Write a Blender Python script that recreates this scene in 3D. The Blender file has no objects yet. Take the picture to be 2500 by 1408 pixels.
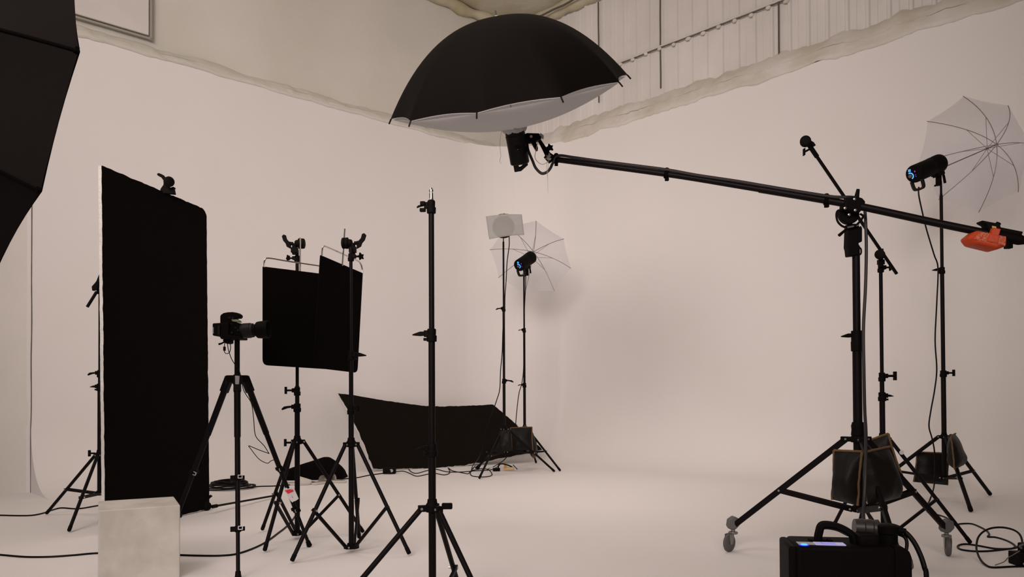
import bpy, math, random
from mathutils import Vector, Matrix, noise
random.seed(7)
V = Vector
SC = bpy.context.scene
COL = SC.collection

# ------------------------------------------------------------------ camera
F = 1900.0; CH = 0.95; PITCH = math.radians(0.8); ROLL = 0.0045
CX = 1250.0; CY = 950.0 - F*math.tan(PITCH)
fw = V((0, math.cos(PITCH), math.sin(PITCH)))
_r = V((1, 0, 0)); _u = V((0, -math.sin(PITCH), math.cos(PITCH)))
rt = math.cos(ROLL)*_r - math.sin(ROLL)*_u
up = math.sin(ROLL)*_r + math.cos(ROLL)*_u
O = V((0, 0, CH))
cam = bpy.data.cameras.new('camera'); cam.sensor_width = 36; cam.lens = F/2500*36
cam.shift_y = (CY-704)/2500; cam.clip_end = 100
co = bpy.data.objects.new('camera', cam); COL.objects.link(co)
M = Matrix((rt, up, -fw)).transposed().to_4x4(); M.translation = O
co.matrix_world = M
SC.camera = co
SC.view_settings.view_transform = 'Standard'; SC.view_settings.look = 'None'
SC.view_settings.gamma = 1; SC.view_settings.use_curve_mapping = False
SC.view_settings.exposure = -0.12

# ------------------------------------------------------------------ light
W = bpy.data.worlds.new('world'); SC.world = W; W.use_nodes = True
WARM = (1.0, 0.84, 0.765)
WARM = (1.0, 0.85, 0.80)
W.node_tree.nodes['Background'].inputs[0].default_value = (*WARM, 1)
W.node_tree.nodes['Background'].inputs[1].default_value = 0.04
def area(name, loc, aim, size, power, colr, sy=None, spread=None):
    l = bpy.data.lights.new(name, 'AREA'); l.energy = power; l.color = colr; l.size = size
    if spread: l.spread = math.radians(spread)
    if sy: l.shape = 'RECTANGLE'; l.size_y = sy
    o = bpy.data.objects.new(name, l); COL.objects.link(o); o.location = loc
    o.rotation_euler = (V(aim)-V(loc)).to_track_quat('-Z', 'Y').to_euler()
area('ceiling_lamp_key', (-3.8, 3.0, 5.9), (0.9, 9.5, 2.0), 3.2, 142, WARM)
area('fill_rear_left', (-2.5, -3.5, 4.6), (0.3, 11, 2.0), 3.0, 95, WARM, spread=60)  # added fill behind the camera, no known fixture; brightens fronts and back walls
area('fill_rear_right', (0.5, -3.5, 4.4), (-0.2, 9, 1.0), 3.0, 48, WARM, spread=80)  # second added fill behind the camera, aimed low to lift the floor
area('fill_top_left', (-1.0, 4.5, 6.3), (-0.5, 5.5, 0), 3.0, 12, WARM, spread=80)  # added overhead fill to brighten the floor, not a known fixture
area('fill_top_corner', (1.0, 7.5, 6.3), (0.5, 7.0, 0), 2.4, 16, WARM, spread=75)  # added overhead fill, brings the far floor closer to the wall brightness

# ------------------------------------------------------------------ pixel rays -> points at real distances
def ray(x, y): return fw + rt*((x-CX)/F) - up*((y-CY)/F)
def G(x, y, z=0.0):
    d = ray(x, y); return O + d*((z-CH)/d.z)
def P(x, y, Y):
    d = ray(x, y); return O + d*(Y/d.y)
def zy(py, X, Y):            # height of the point above (X, Y) that is seen at row py
    a = (CY-py)
    k0 = a*(X*fw.x+Y*fw.y) - F*(X*up.x+Y*up.y)
    k1 = a*fw.z - F*up.z
    return CH - k0/k1
def plane_pt(x, y, p, n):
    d = ray(x, y); return O + d*((V(p)-O).dot(n)/d.dot(n))

# ------------------------------------------------------------------ materials
MATS = {}
def mat(name, colr, rough=0.5, metal=0.0, noise_amt=0.0, nscale=6.0, bump=0.0, bscale=60.0, c2=None, emit=None, es=1.0, sheen=0.0, spec=0.5):
    m = bpy.data.materials.new(name); m.use_nodes = True; nt = m.node_tree; b = nt.nodes['Principled BSDF']
    b.inputs['Base Color'].default_value = (*colr, 1); b.inputs['Roughness'].default_value = rough
    b.inputs['Metallic'].default_value = metal; b.inputs['Specular IOR Level'].default_value = spec
    if sheen: b.inputs['Sheen Weight'].default_value = sheen
    tc = nt.nodes.new('ShaderNodeTexCoord')
    if c2:
        n = nt.nodes.new('ShaderNodeTexNoise'); n.inputs['Scale'].default_value = nscale; n.inputs['Detail'].default_value = 6
        nt.links.new(tc.outputs['Object'], n.inputs['Vector'])
        r = nt.nodes.new('ShaderNodeValToRGB'); r.color_ramp.elements[0].position = 0.5-noise_amt; r.color_ramp.elements[1].position = 0.5+noise_amt
        r.color_ramp.elements[0].color = (*c2, 1); r.color_ramp.elements[1].color = (*colr, 1)
        nt.links.new(n.outputs['Fac'], r.inputs['Fac']); nt.links.new(r.outputs['Color'], b.inputs['Base Color'])
    if bump:
        n2 = nt.nodes.new('ShaderNodeTexNoise'); n2.inputs['Scale'].default_value = bscale; n2.inputs['Detail'].default_value = 4
        nt.links.new(tc.outputs['Object'], n2.inputs['Vector'])
        bp = nt.nodes.new('ShaderNodeBump'); bp.inputs['Strength'].default_value = bump; bp.inputs['Distance'].default_value = 0.01
        nt.links.new(n2.outputs['Fac'], bp.inputs['Height']); nt.links.new(bp.outputs['Normal'], b.inputs['Normal'])
    if emit:
        b.inputs['Emission Color'].default_value = (*emit, 1); b.inputs['Emission Strength'].default_value = es
    MATS[name] = m; return m
mat('cyc_paint', (.84, .82, .81), .7, c2=(.81, .795, .775), noise_amt=.22, nscale=.9, bump=.06, bscale=18, spec=.25)
mat('floor_paint', (.90, .875, .87), .6, c2=(.86, .835, .825), noise_amt=.25, nscale=1.3, bump=.08, bscale=14, spec=.2)
mat('upper_plaster', (.75, .735, .69), .85, c2=(.65, .64, .58), noise_amt=.2, nscale=.8, bump=.3, bscale=9)
mat('sheet_metal', (.78, .76, .745), .6, c2=(.68, .66, .63), noise_amt=.2, nscale=1.4, bump=.1, bscale=30)
mat('spray_foam', (.75, .725, .695), .9, c2=(.62, .59, .50), noise_amt=.16, nscale=2.6, bump=.5, bscale=14)
mat('yellow_foam', (.60, .57, .47), .9, c2=(.46, .41, .24), noise_amt=.16, nscale=2.2, bump=.9, bscale=10)
mat('dark_gap', (.12, .105, .085), .9)
mat('groove_grey', (.36, .34, .30), .9)
mat('black_metal', (.0050, .0034, .0036), .5, spec=.11)
mat('black_plastic', (.0042, .0032, .0030), .65, spec=.07, bump=.05, bscale=90)
mat('dark_plastic', (.011, .0095, .0095), .55, spec=.2)
mat('black_fabric', (.0045, .0035, .0032), .95, spec=.03, bump=.15, bscale=200)
mat('umbrella_black', (.0040, .0030, .0024), .7, spec=.05, sheen=.0, bump=.06, bscale=40)
mat('board_black', (.0042, .0033, .0028), .95, spec=.05, bump=.3, bscale=60)
mat('board_black_lighter', (.0095, .0070, .0056), .95, spec=.05, bump=.3, bscale=60)  # board_black in a slightly lighter tone, for the bowed board
mat('old_plaster', (.80, .775, .74), .85, c2=(.73, .71, .66), noise_amt=.2, nscale=1.2, bump=.3, bscale=9)
mat('board_edge', (.72, .71, .68), .85, c2=(.60, .58, .54), noise_amt=.2, nscale=9, bump=.8, bscale=70)
mat('bag_vinyl', (.0075, .0062, .0052), .5, spec=.16, bump=.5, bscale=18)
mat('bag_binding', (.128, .070, .026), .8, bump=.3, bscale=120)
mat('chrome', (.62, .60, .56), .25, metal=1.0)
mat('rivet', (.5, .49, .47), .3, metal=.9)
mat('caster_metal', (.26, .26, .245), .4, metal=.7)
mat('caster_grey', (.105, .105, .10), .6)
mat('tyre_grey', (.085, .078, .08), .6)
mat('orange_vinyl', (.52, .055, .013), .45, spec=.2, bump=.2, bscale=60)
mat('orange_worn', (.68, .22, .12), .4, c2=(.55, .07, .02), noise_amt=.04, nscale=150, spec=.5, bump=1.0, bscale=120)
mat('yellow_label', (.50, .40, .03), .5)
mat('cube_white', (.64, .62, .57), .7, c2=(.52, .50, .44), noise_amt=.12, nscale=7, bump=.25, bscale=24)
mat('white_cloth', (.72, .71, .72), .85, bump=.6, bscale=22)
mat('slipper_white', (.60, .575, .52), .9, bump=.4, bscale=80)
mat('slipper_inside', (.33, .30, .25), .9)  # insole colour, darker beige than the rest of the slipper
mat('cable_black', (.005, .0035, .0035), .5, spec=.12)
mat('cable_grey', (.020, .0165, .0175), .5, spec=.3)
mat('string_white', (.50, .47, .42), .8)
mat('tag_white', (.62, .61, .61), .6); mat('tag_red', (.62, .015, .03), .5)
mat('silver_badge', (.42, .41, .43), .35, metal=.4)
mat('gold_ring', (.30, .26, .13), .35, metal=.8)
mat('green_label', (.28, .30, .20), .6)
mat('tan_parts', (.62, .47, .24), .6); mat('orange_clip', (.62, .26, .07), .6)
mat('handle_green', (.055, .075, .07), .4)
mat('grey_plug', (.034, .030, .031), .4, spec=.4)
mat('grey_knob', (.11, .10, .10), .5)
mat('red_band', (.10, .012, .016), .5)
mat('screen_light', (.2, .2, .3), .3, emit=(.42, .38, .62), es=.75)
mat('screen_dark', (.12, .11, .13), .3, emit=(.20, .17, .20), es=.5)
mat('screen_blue', (.1, .1, .4), .3, emit=(.24, .22, .72), es=.8)
mat('led_cyan', (.1, .4, .6), .3, emit=(.09, .42, 1.0), es=1.25)
mat('led_blue', (0, 0, .3), .3, emit=(.005, .01, .75), es=1.0)
mat('led_violet', (.1, 0, .3), .3, emit=(.22, .08, .85), es=.9)
def trans_mat(name, colr, transp, transl):
    m = bpy.data.materials.new(name); m.use_nodes = True; nt = m.node_tree; nt.nodes.clear()
    o = nt.nodes.new('ShaderNodeOutputMaterial'); d = nt.nodes.new('ShaderNodeBsdfDiffuse'); t = nt.nodes.new('ShaderNodeBsdfTranslucent')
    tr = nt.nodes.new('ShaderNodeBsdfTransparent'); a = nt.nodes.new('ShaderNodeMixShader'); b = nt.nodes.new('ShaderNodeMixShader')
    d.inputs[0].default_value = (*colr, 1); t.inputs[0].default_value = (*colr, 1); tr.inputs[0].default_value = (.96, .96, .98, 1)
    a.inputs[0].default_value = transl; b.inputs[0].default_value = transp
    nt.links.new(d.outputs[0], a.inputs[1]); nt.links.new(t.outputs[0], a.inputs[2])
    nt.links.new(a.outputs[0], b.inputs[1]); nt.links.new(tr.outputs[0], b.inputs[2]); nt.links.new(b.outputs[0], o.inputs[0])
    MATS[name] = m
trans_mat('umbrella_white', (.80, .80, .84), .62, .5)
trans_mat('diffusion_paper', (.56, .56, .54), .36, .5)
trans_mat('diffuser_cloth', (.85, .84, .85), .04, .4)

# ------------------------------------------------------------------ mesh builder
def basis(d):
    d = V(d).normalized(); a = V((0, 0, 1)) if abs(d.z) < .9 else V((1, 0, 0))
    x = d.cross(a).normalized(); return x, d.cross(x).normalized(), d
class MB:
    def __init__(s): s.v = []; s.f = []
    def add(s, vs, fs):
        o = len(s.v); s.v += [V(p) for p in vs]; s.f += [tuple(i+o for i in f) for f in fs]; return s
    def rings(s, rings, close=False, caps=True):
        n = len(rings[0]); vs = [p for r in rings for p in r]; fs = []
        m = len(rings)
        for i in range(m if close else m-1):
            j = (i+1) % m
            for k in range(n):
                fs.append((i*n+k, i*n+(k+1) % n, j*n+(k+1) % n, j*n+k))
        if caps and not close: fs += [tuple(range(n))[::-1], tuple((m-1)*n+k for k in range(n))]
        return s.add(vs, fs)
    def tube(s, a, b, r, r2=None, n=14): return s.lathe(a, V(b)-V(a), [(0, r), ((V(b)-V(a)).length, r if r2 is None else r2)], n)
    def lathe(s, o, axis, prof, n=20, sx=1, sy=1, caps=True):
        x, y, d = basis(axis); o = V(o)
        return s.rings([[o+d*t+(x*math.cos(2*math.pi*k/n)*sx+y*math.sin(2*math.pi*k/n)*sy)*max(r, 1e-5) for k in range(n)] for t, r in prof], caps=caps)
    def path(s, pts, r, n=8, closed=False):
        pts = [V(p) for p in pts]; m = len(pts); rings = []
        t0 = (pts[1]-pts[0]).normalized(); x = basis(t0)[0]
        for i in range(m):
            a = pts[i-1] if i or closed else pts[i]; b = pts[(i+1) % m] if i < m-1 or closed else pts[i]
            t = (b-a).normalized(); x = (x-t*x.dot(t)).normalized(); y = t.cross(x)
            rr = r[i] if isinstance(r, (list, tuple)) else r
            rings.append([pts[i]+(x*math.cos(2*math.pi*k/n)+y*math.sin(2*math.pi*k/n))*rr for k in range(n)])
        return s.rings(rings, close=closed)
    def box(s, c, size, ax=None):
        ax = ax or (V((1, 0, 0)), V((0, 1, 0)), V((0, 0, 1))); c = V(c)
        vs = [c+ax[0]*(size[0]/2*i)+ax[1]*(size[1]/2*j)+ax[2]*(size[2]/2*k) for i in (-1, 1) for j in (-1, 1) for k in (-1, 1)]
        return s.add(vs, [(0, 1, 3, 2), (4, 6, 7, 5), (0, 4, 5, 1), (2, 3, 7, 6), (0, 2, 6, 4), (1, 5, 7, 3)])
    def prism(s, poly, o, U, Wv, N, t):     # outline poly in (U, W), thickness t along N, centred
        o = V(o); N = V(N).normalized(); U = V(U); Wv = V(Wv)
        return s.rings([[o+U*a+Wv*b+N*(t*q) for a, b in poly] for q in (-.5, .5)])
    def ell(s, c, rx, ry, rz, n=16, m=9, ax=None):
        ax = ax or (V((1, 0, 0)), V((0, 1, 0)), V((0, 0, 1))); c = V(c)
        return s.rings([[c+ax[0]*(rx*math.sin(a)*math.cos(2*math.pi*k/n))+ax[1]*(ry*math.sin(a)*math.sin(2*math.pi*k/n))+ax[2]*(rz*math.cos(a)) for k in range(n)] for a in [max(.02, min(math.pi-.02, math.pi*i/m)) for i in range(m+1)]])
    def grid(s, fn, nu, nv, wrap=False):
        vs = [fn(i/(nu), j/(nv)) for i in range(nu+1) for j in range(nv+1)]; fs = []
        for i in range(nu):
            for j in range(nv):
                a = i*(nv+1)+j; fs.append((a, a+1, a+nv+2, a+nv+1))
        return s.add(vs, fs)
    def build(s, name, m, parent=None, bevel=0, ang=35, smooth=True, solid=0):
        off = V((0, 0, 0)); q = parent
        while q: off += q.location; q = q.parent
        me = bpy.data.meshes.new(name); me.from_pydata([p-off for p in s.v], [], s.f); me.validate(); me.materials.append(MATS[m])
        import bmesh
        bm = bmesh.new(); bm.from_mesh(me)
        if not solid: bmesh.ops.recalc_face_normals(bm, faces=bm.faces)
        bm.to_mesh(me); bm.free()
        if smooth:
            me.polygons.foreach_set('use_smooth', [True]*len(me.polygons)); me.set_sharp_from_angle(angle=math.radians(ang))
        o = bpy.data.objects.new(name, me); COL.objects.link(o)
        if parent: o.parent = parent
        if bevel:
            b = o.modifiers.new('bevel', 'BEVEL'); b.width = bevel; b.segments = 3; b.limit_method = 'ANGLE'; b.harden_normals = False
        return o
def crv(pts, k=6, closed=False):
    pts = [V(p) for p in pts]; n = len(pts); out = []
    for i in range(n if closed else n-1):
        p1 = pts[i]; p2 = pts[(i+1) % n]
        p0 = pts[i-1] if (i or closed) else p1*2-p2
        p3 = pts[(i+2) % n] if (i+2 < n or closed) else p2*2-p1
        for j in range(k):
            t = j/k; out.append(.5*((2*p1)+(p2-p0)*t+(2*p0-5*p1+4*p2-p3)*t*t+(3*p1-p0-3*p2+p3)*t**3))
    if not closed: out.append(pts[-1])
    return out
def thing(name, label, cat, loc=(0, 0, 0), group=None):
    o = bpy.data.objects.new(name, None); COL.objects.link(o); o.location = loc; o.empty_display_size = .1
    o['label'] = label; o['category'] = cat
    if group: o['group'] = group
    return o
def tag(o, label, cat, group=None):
    o['label'] = label; o['category'] = cat
    if group: o['group'] = group
    return o
def struct(o): o['kind'] = 'structure'; return o
def lab(o, l): o['label'] = l; return o
def nz(p, s=1.0, seed=0.0): return noise.noise(V(p)*s+V((seed, seed*1.7, seed*.3)))
UX, UY, UZ = V((1, 0, 0)), V((0, 1, 0)), V((0, 0, 1))
def cdir(a): return V((math.cos(math.radians(a)), math.sin(math.radians(a)), 0))

# ================================================================== THE ROOM
CORN = V((.07, 11.7, 0)); LE = V((-4.53, 7.33, 0))
LD = (LE-CORN).normalized()                      # along the left wall away from the corner
RD = V((.695, -.719, 0)).normalized()            # along the right wall away from the corner
NL = V((-LD.y, LD.x, 0)); NL = NL if NL.y < 0 else -NL
NR = V((-RD.y, RD.x, 0)); NR = NR if NR.y < 0 else -NR   # both point into the room
ZL = 4.47; ZC = 6.5; RC = 1.15; RCL = .62; RCR = .60
LLEN = (LE-CORN).length; RLEN = 13.5
# plan path of the cyclorama: left end -> rounded corner -> right end
bis = (LD+RD).normalized(); half = math.acos(max(-1, min(1, LD.dot(RD))))/2
tl = RC/math.tan(half); cc = CORN+bis*(RC/math.sin(half))
path = []
for i in range(25): path.append((CORN+LD*(LLEN+(tl-LLEN)*i/24), NL, RCL))
a0 = math.atan2(-NL.y, -NL.x); a1 = math.atan2(-NR.y, -NR.x)
if a0 < a1: a0 += 2*math.pi
for i in range(1, 12):
    a = a0+(a1-a0)*i/12; n = V((-math.cos(a), -math.sin(a), 0)); path.append((cc-n*RC, n, RCL+(1.0-RCL)*i/12))
for i in range(41):
    t_ = tl+(RLEN-tl)*(i/40); path.append((CORN+RD*t_, NR, 1.0-.62*min(1, max(0, (t_-1.5)/3.8))))
# cove profile whose curvature grows gently from the floor
_c = [(0.0, 0.0)]; NP = 400
for i in range(NP):
    q = (i+.5)/NP; a = math.pi/2*(3*q*q-2*q**3); _c.append((_c[-1][0]+math.cos(a), _c[-1][1]+math.sin(a)))
_s = _c[-1][0]
prof = [(1.25*(1-_c[i][0]/_s), 1.25*_c[i][1]/_s) for i in range(0, NP+1, 20)]
def cyc_fn(seg):
    m = MB(); rows = []
    for p, n, r in seg:
        row = [p+n*(d*r)+UZ*(z*r-.0008) for d, z in prof]
        row += [V((p.x, p.y, z)) for z in (1.6, 2.4, 3.6)]
        e = nz(p, 1.3)*.02 + nz(p, 5)*.008
        row += [V((p.x, p.y, ZL+e)), V((p.x, p.y, ZL+e))-n*.16]
        rows.append(row)
    k = len(rows[0])
    m.add([q for r in rows for q in r], [(i*k+j, i*k+j+1, (i+1)*k+j+1, (i+1)*k+j) for i in range(len(rows)-1) for j in range(k-1)])
    return m
def dense(seg, k=4):
    out = []
    for i in range(len(seg)-1):
        for j in range(k):
            t = j/k; out.append((seg[i][0].lerp(seg[i+1][0], t), seg[i][1].lerp(seg[i+1][1], t).normalized(), seg[i][2]*(1-t)+seg[i+1][2]*t))
    return out+[seg[-1]]
dl = dense(path[:31], 4); dr = dense(path[30:], 6)
struct(cyc_fn(dl).build('wall_left', 'cyc_paint', ang=60))
struct(cyc_fn(dr).build('wall_right', 'cyc_paint', ang=60))
# floor
m = MB(); m.add([(-10, -6, 0), (11, -6, 0), (11, 13, 0), (-10, 13, 0)], [(0, 1, 2, 3)])
m.grid(lambda u, v: V((0, 0, 0)), 0, 0) if False else None
struct(m.build('floor', 'cyc_paint', smooth=False))
# end cheek of the left cove and the old wall beyond it
m = MB(); e0 = path[0]
m.add([e0[0]+e0[1]*(d*RCL)+UZ*(z*RCL) for d, z in prof]+[V((e0[0].x, e0[0].y, ZL)), V((e0[0].x, e0[0].y, ZL))-NL*.16, e0[0]-NL*.16], [tuple(range(len(prof)+3))])
struct(m.build('trim_1', 'cyc_paint', smooth=False))
WB = e0[0].copy(); WB.x = P(76, 900, WB.y).x
m = MB()
def oldwall(u, v):
    p = V((WB.x-u*5.5, WB.y+.015-u*.25, v*ZC)); return p+V((0, nz(p, 2)*.010, 0))
m.grid(oldwall, 40, 40); struct(m.build('wall_back', 'old_plaster', ang=60))
m = MB(); pts = [V((WB.x+.002+nz((0, 0, z*1.0), 1.5)*.03, WB.y-.004, z)) for z in [i*.1 for i in range(46)]]
m.path(pts, [.0035+.004*abs(nz((0, 0, i*.4), 1)) for i in range(46)], 6)
struct(m.build('trim_2', 'dark_gap'))
m = MB(); m.box(V(((WB.x+e0[0].x)/2-.02, WB.y+.05, ZL/2)), (e0[0].x-WB.x+.06, .08, ZL)); struct(m.build('trim_15', 'cyc_paint'))
# upper left wall (plaster), set back behind the ledge
BL_ = CORN-NL*.17-NR*.17
m = MB()
def upl(u, v):
    p = BL_+LD*(-.1+u*9.5)+UZ*(ZL-.15+v*(ZC-ZL+.15)); return p+NL*(nz(p, .9)*.03+nz(p, 4)*.004)
m.grid(upl, 70, 22); struct(m.build('wall_upper_left', 'upper_plaster', ang=60))
# hatch panel in the upper left wall with its dark groove
def on_upl(px, py, off=.035): return plane_pt(px, py, BL_+NL*off, NL)
q1 = on_upl(363, 92); 
m = MB(); L = 1.9; Hh = 1.3
a = q1; 
m.box(a+LD*(L/2)+UZ*(Hh/2+.02), (L, .03, Hh), (LD, NL, UZ))
h = thing('wall_hatch', 'large flat white panel set in a grooved recess, high on the left wall', 'panel', a)
m.build('panel', 'sheet_metal', h, bevel=.01)
m = MB(); m.box(a+LD*(L/2)-UZ*.01-NL*.0, (L+.06, .030, .022), (LD, NL, UZ)); m.box(a-LD*.02+UZ*(Hh/2), (.022, .030, Hh+.05), (LD, NL, UZ))
lab(m.build('groove', 'groove_grey', h), 'dark grey groove')
# upper right wall: ribbed sheet metal
def ribprof(t):
    s = (t % .215)/.215
    if s < .06: return .022*s/.06
    if s < .20: return .022
    if s < .26: return .022*(1-(s-.20)/.06)
    if .58 < s < .62: return .008
    return 0
ts = []
t = -.1
while t < 13.4:
    for f_ in (0, .06, .20, .26, .56, .58, .62, .64): ts.append(t+f_*.215)
    t += .215
m = MB(); zs = [ZL-.15, 5.0, 5.37, ZC]
m.add([BL_+RD*t+NR*ribprof(t+.1+1e-6)+UZ*z for t in ts for z in zs], [(i*4+j, i*4+j+1, i*4+j+5, i*4+j+4) for i in range(len(ts)-1) for j in range(3)])
struct(m.build('wall_upper_right', 'sheet_metal', ang=15))
k = 0
def on_upr(px, py, off=.03): return plane_pt(px, py, BL_+NR*off, NR)
for px, pz in ((1613, 215), (1902, 135), (1462, 250)):
    b0 = on_upr(px, pz); k += 1
    m = MB(); m.path([b0+UZ*(z)+RD*nz((z, k, 0), 3)*.006 for z in [i*.1 for i in range(int((ZC-b0.z)/.1))]], .010, 6)
    struct(m.build('trim_%d' % (k+2), 'dark_gap'))
m = MB(); 
rail = [BL_+RD*t+NR*.035+UZ*(5.36+nz((t, 0, 0), 2)*.01) for t in [i*.06 for i in range(120)]]
m.path(rail, [.010+.010*max(0, nz((i*.6, 1, 0), 1)) for i in range(120)], 6); struct(m.build('trim_6', 'sheet_metal'))
m = MB(); m.path([p-UZ*.024 for p in rail], .007, 6); struct(m.build('trim_7', 'dark_gap'))
m = MB()
for i in range(26):
    t = .3+i*.215+.03; p = BL_+RD*t+NR*.035+UZ*(5.325+random.uniform(-.01, .01)); m.ell(p, .03+random.random()*.015, .02, .022, 8, 6, (RD, NR, UZ))
struct(m.build('trim_8', 'spray_foam'))
# ragged foam strips along the ledge
def strip(D, N, t0, t1, z0, hh, out, name, mt, sd, nseg=260, drop=.05, crack=None):
    m = MB()
    def fn(u, v):
        t = t0+(t1-t0)*u; p = BL_+D*t
        w = nz((t, sd, 0), 2.2)*.5+nz((t, sd, 3), 7)*.35
        rag = nz((t, sd+5, 0), 3)*drop+nz((t, sd, 9), 14)*drop*.35
        if v < .15: z = z0-.035+rag-.02*(1-v/.15); o = .176+.016*(v/.15)
        else:
            q = (v-.15)/.85; z = z0-.035+rag*(1-q)+q*(hh*(1+.45*w)+.035); o = .192*(1-q)**.8+out*math.sin(q*math.pi)*(1+w)
        return p+N*(o+(nz((t, z*2, sd), 5)*.016+nz((t, z*2, sd), 17)*.008)*min(1, v*3)*.8)+UZ*z
    m.grid(fn, nseg, 14); struct(m.build(name, mt, ang=70))
    if crack:
        m = MB(); n = nseg//2; m.path([fn(i/n, .50+.10*nz((i*.09, sd, 8), 1))+N*.001 for i in range(n)], [.0004+.008*max(0, nz((i*.11, 7, sd), 1)) for i in range(n)], 5); struct(m.build(crack, 'groove_grey'))
strip(RD, NR, -.1, 13, ZL+.03, .26, .02, 'trim_9', 'spray_foam', 1.3, 520, .05, 'trim_11')
strip(LD, NL, -.1, 6.4, ZL+.02, .13, .02, 'trim_10', 'upper_plaster', 4.1, 260, .022, 'trim_16')
# ceiling with foamed joints
m = MB()
def ceil(u, v):
    return V((-10+21*u, -1.5+15.5*v, ZC+.02*math.sin(u*160)))
m.grid(ceil, 160, 8); struct(m.build('ceiling', 'yellow_foam', smooth=True))
def joint(D, N, L, name, sd, rr):
    m = MB(); n = 90
    m.path([BL_+D*(L*i/n)+N*(.05+nz((i*.2, sd, 0), 1)*.06)+UZ*(ZC-.06+nz((i*.3, sd, 2), 1)*.04) for i in range(n)], [rr*(1+.45*nz((i*.35, sd, 5), 1)) for i in range(n)], 10)
    return struct(m.build(name, 'yellow_foam', ang=80))
joint(LD, NL, 8, 'trim_12', 2.0, .075); joint(RD, NR, 8, 'trim_13', 6.0, .10)
m = MB(); m.path([BL_+RD*(i*.1)+NR*(.22)+UZ*(ZC-.12+nz((i*.3, 5, 2), 1)*.03) for i in range(60)], .014, 6); struct(m.build('trim_14', 'dark_gap'))

# ================================================================== GRIP HARDWARE
def knob_T(m, c, d, s=1.0):          # shaft plus T bar
    c = V(c); d = V(d).normalized(); m.tube(c, c+d*.032*s, .006*s, n=8)
    t = UZ if abs(d.z) < .8 else UX
    m.box(c+d*.038*s, (.012*s, .016*s, .042*s), (d, d.cross(t).normalized(), t))
def knob_star(m, c, d, s=1.0):
    c = V(c); d = V(d).normalized(); m.tube(c, c+d*.02*s, .006*s, n=8); x, y, _ = basis(d+V((0, -.9, 0)))
    poly = [((.024 if i % 2 == 0 else .013)*s*math.cos(math.pi*i/5), (.024 if i % 2 == 0 else .013)*s*math.sin(math.pi*i/5)) for i in range(10)]
    m.prism(poly, c+d*.030*s, x, y, d+V((0, -.9, 0)), .012*s)
def knob_wing(m, c, d, s=1.0):
    c = V(c); d = V(d).normalized(); m.tube(c, c+d*.02*s, .007*s, n=8)
    t = UZ; poly = [(.012, -.008), (.02, .006), (.05, .002), (.066, -.012), (.064, -.022), (.052, -.018), (.03, -.010)]
    m.prism([(a*s, b*s) for a, b in poly], c, d, t, d.cross(t), .014*s)
def knob_lever(m, c, d, s=1.0):
    c = V(c); d = V(d).normalized(); t = UZ
    poly = [(0, -.012), (0, .012), (.022, .012), (.045, .004), (.066, -.004), (.066, -.010), (.045, -.012), (.020, -.014)]
    m.prism([(a*s, b*s) for a, b in poly], c, d, t, d.cross(t), .016*s)
KN = dict(T=knob_T, star=knob_star, wing=knob_wing, lever=knob_lever)
def collar(par, X, Y, z, r, ang, kind, s=1.0, h=.055):
    m = MB(); c = V((X, Y, z)); d = cdir(ang)
    m.lathe(c-UZ*h/2, UZ, [(0, r+.007), (h*.45, r+.008), (h*.5, r+.004), (h*.9, r+.005), (h, r+.003)], 18)
    m.box(c+d*(r+.008)+UZ*h*.12, (.022, .026*s, h*.5), (d, d.cross(UZ), UZ))
    if kind == 'lever': m.box(c+d*(r+.010)-UZ*h*.32, (.022, .020*s, .012), (d, d.cross(UZ), UZ))
    o = m.build('lock_collar', 'black_plastic', par, bevel=.002)
    m = MB(); KN[kind](m, c+d*(r+.018)+UZ*h*.12, d, s); m.build('knob', 'black_plastic', o, bevel=.0015)
    return o
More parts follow.
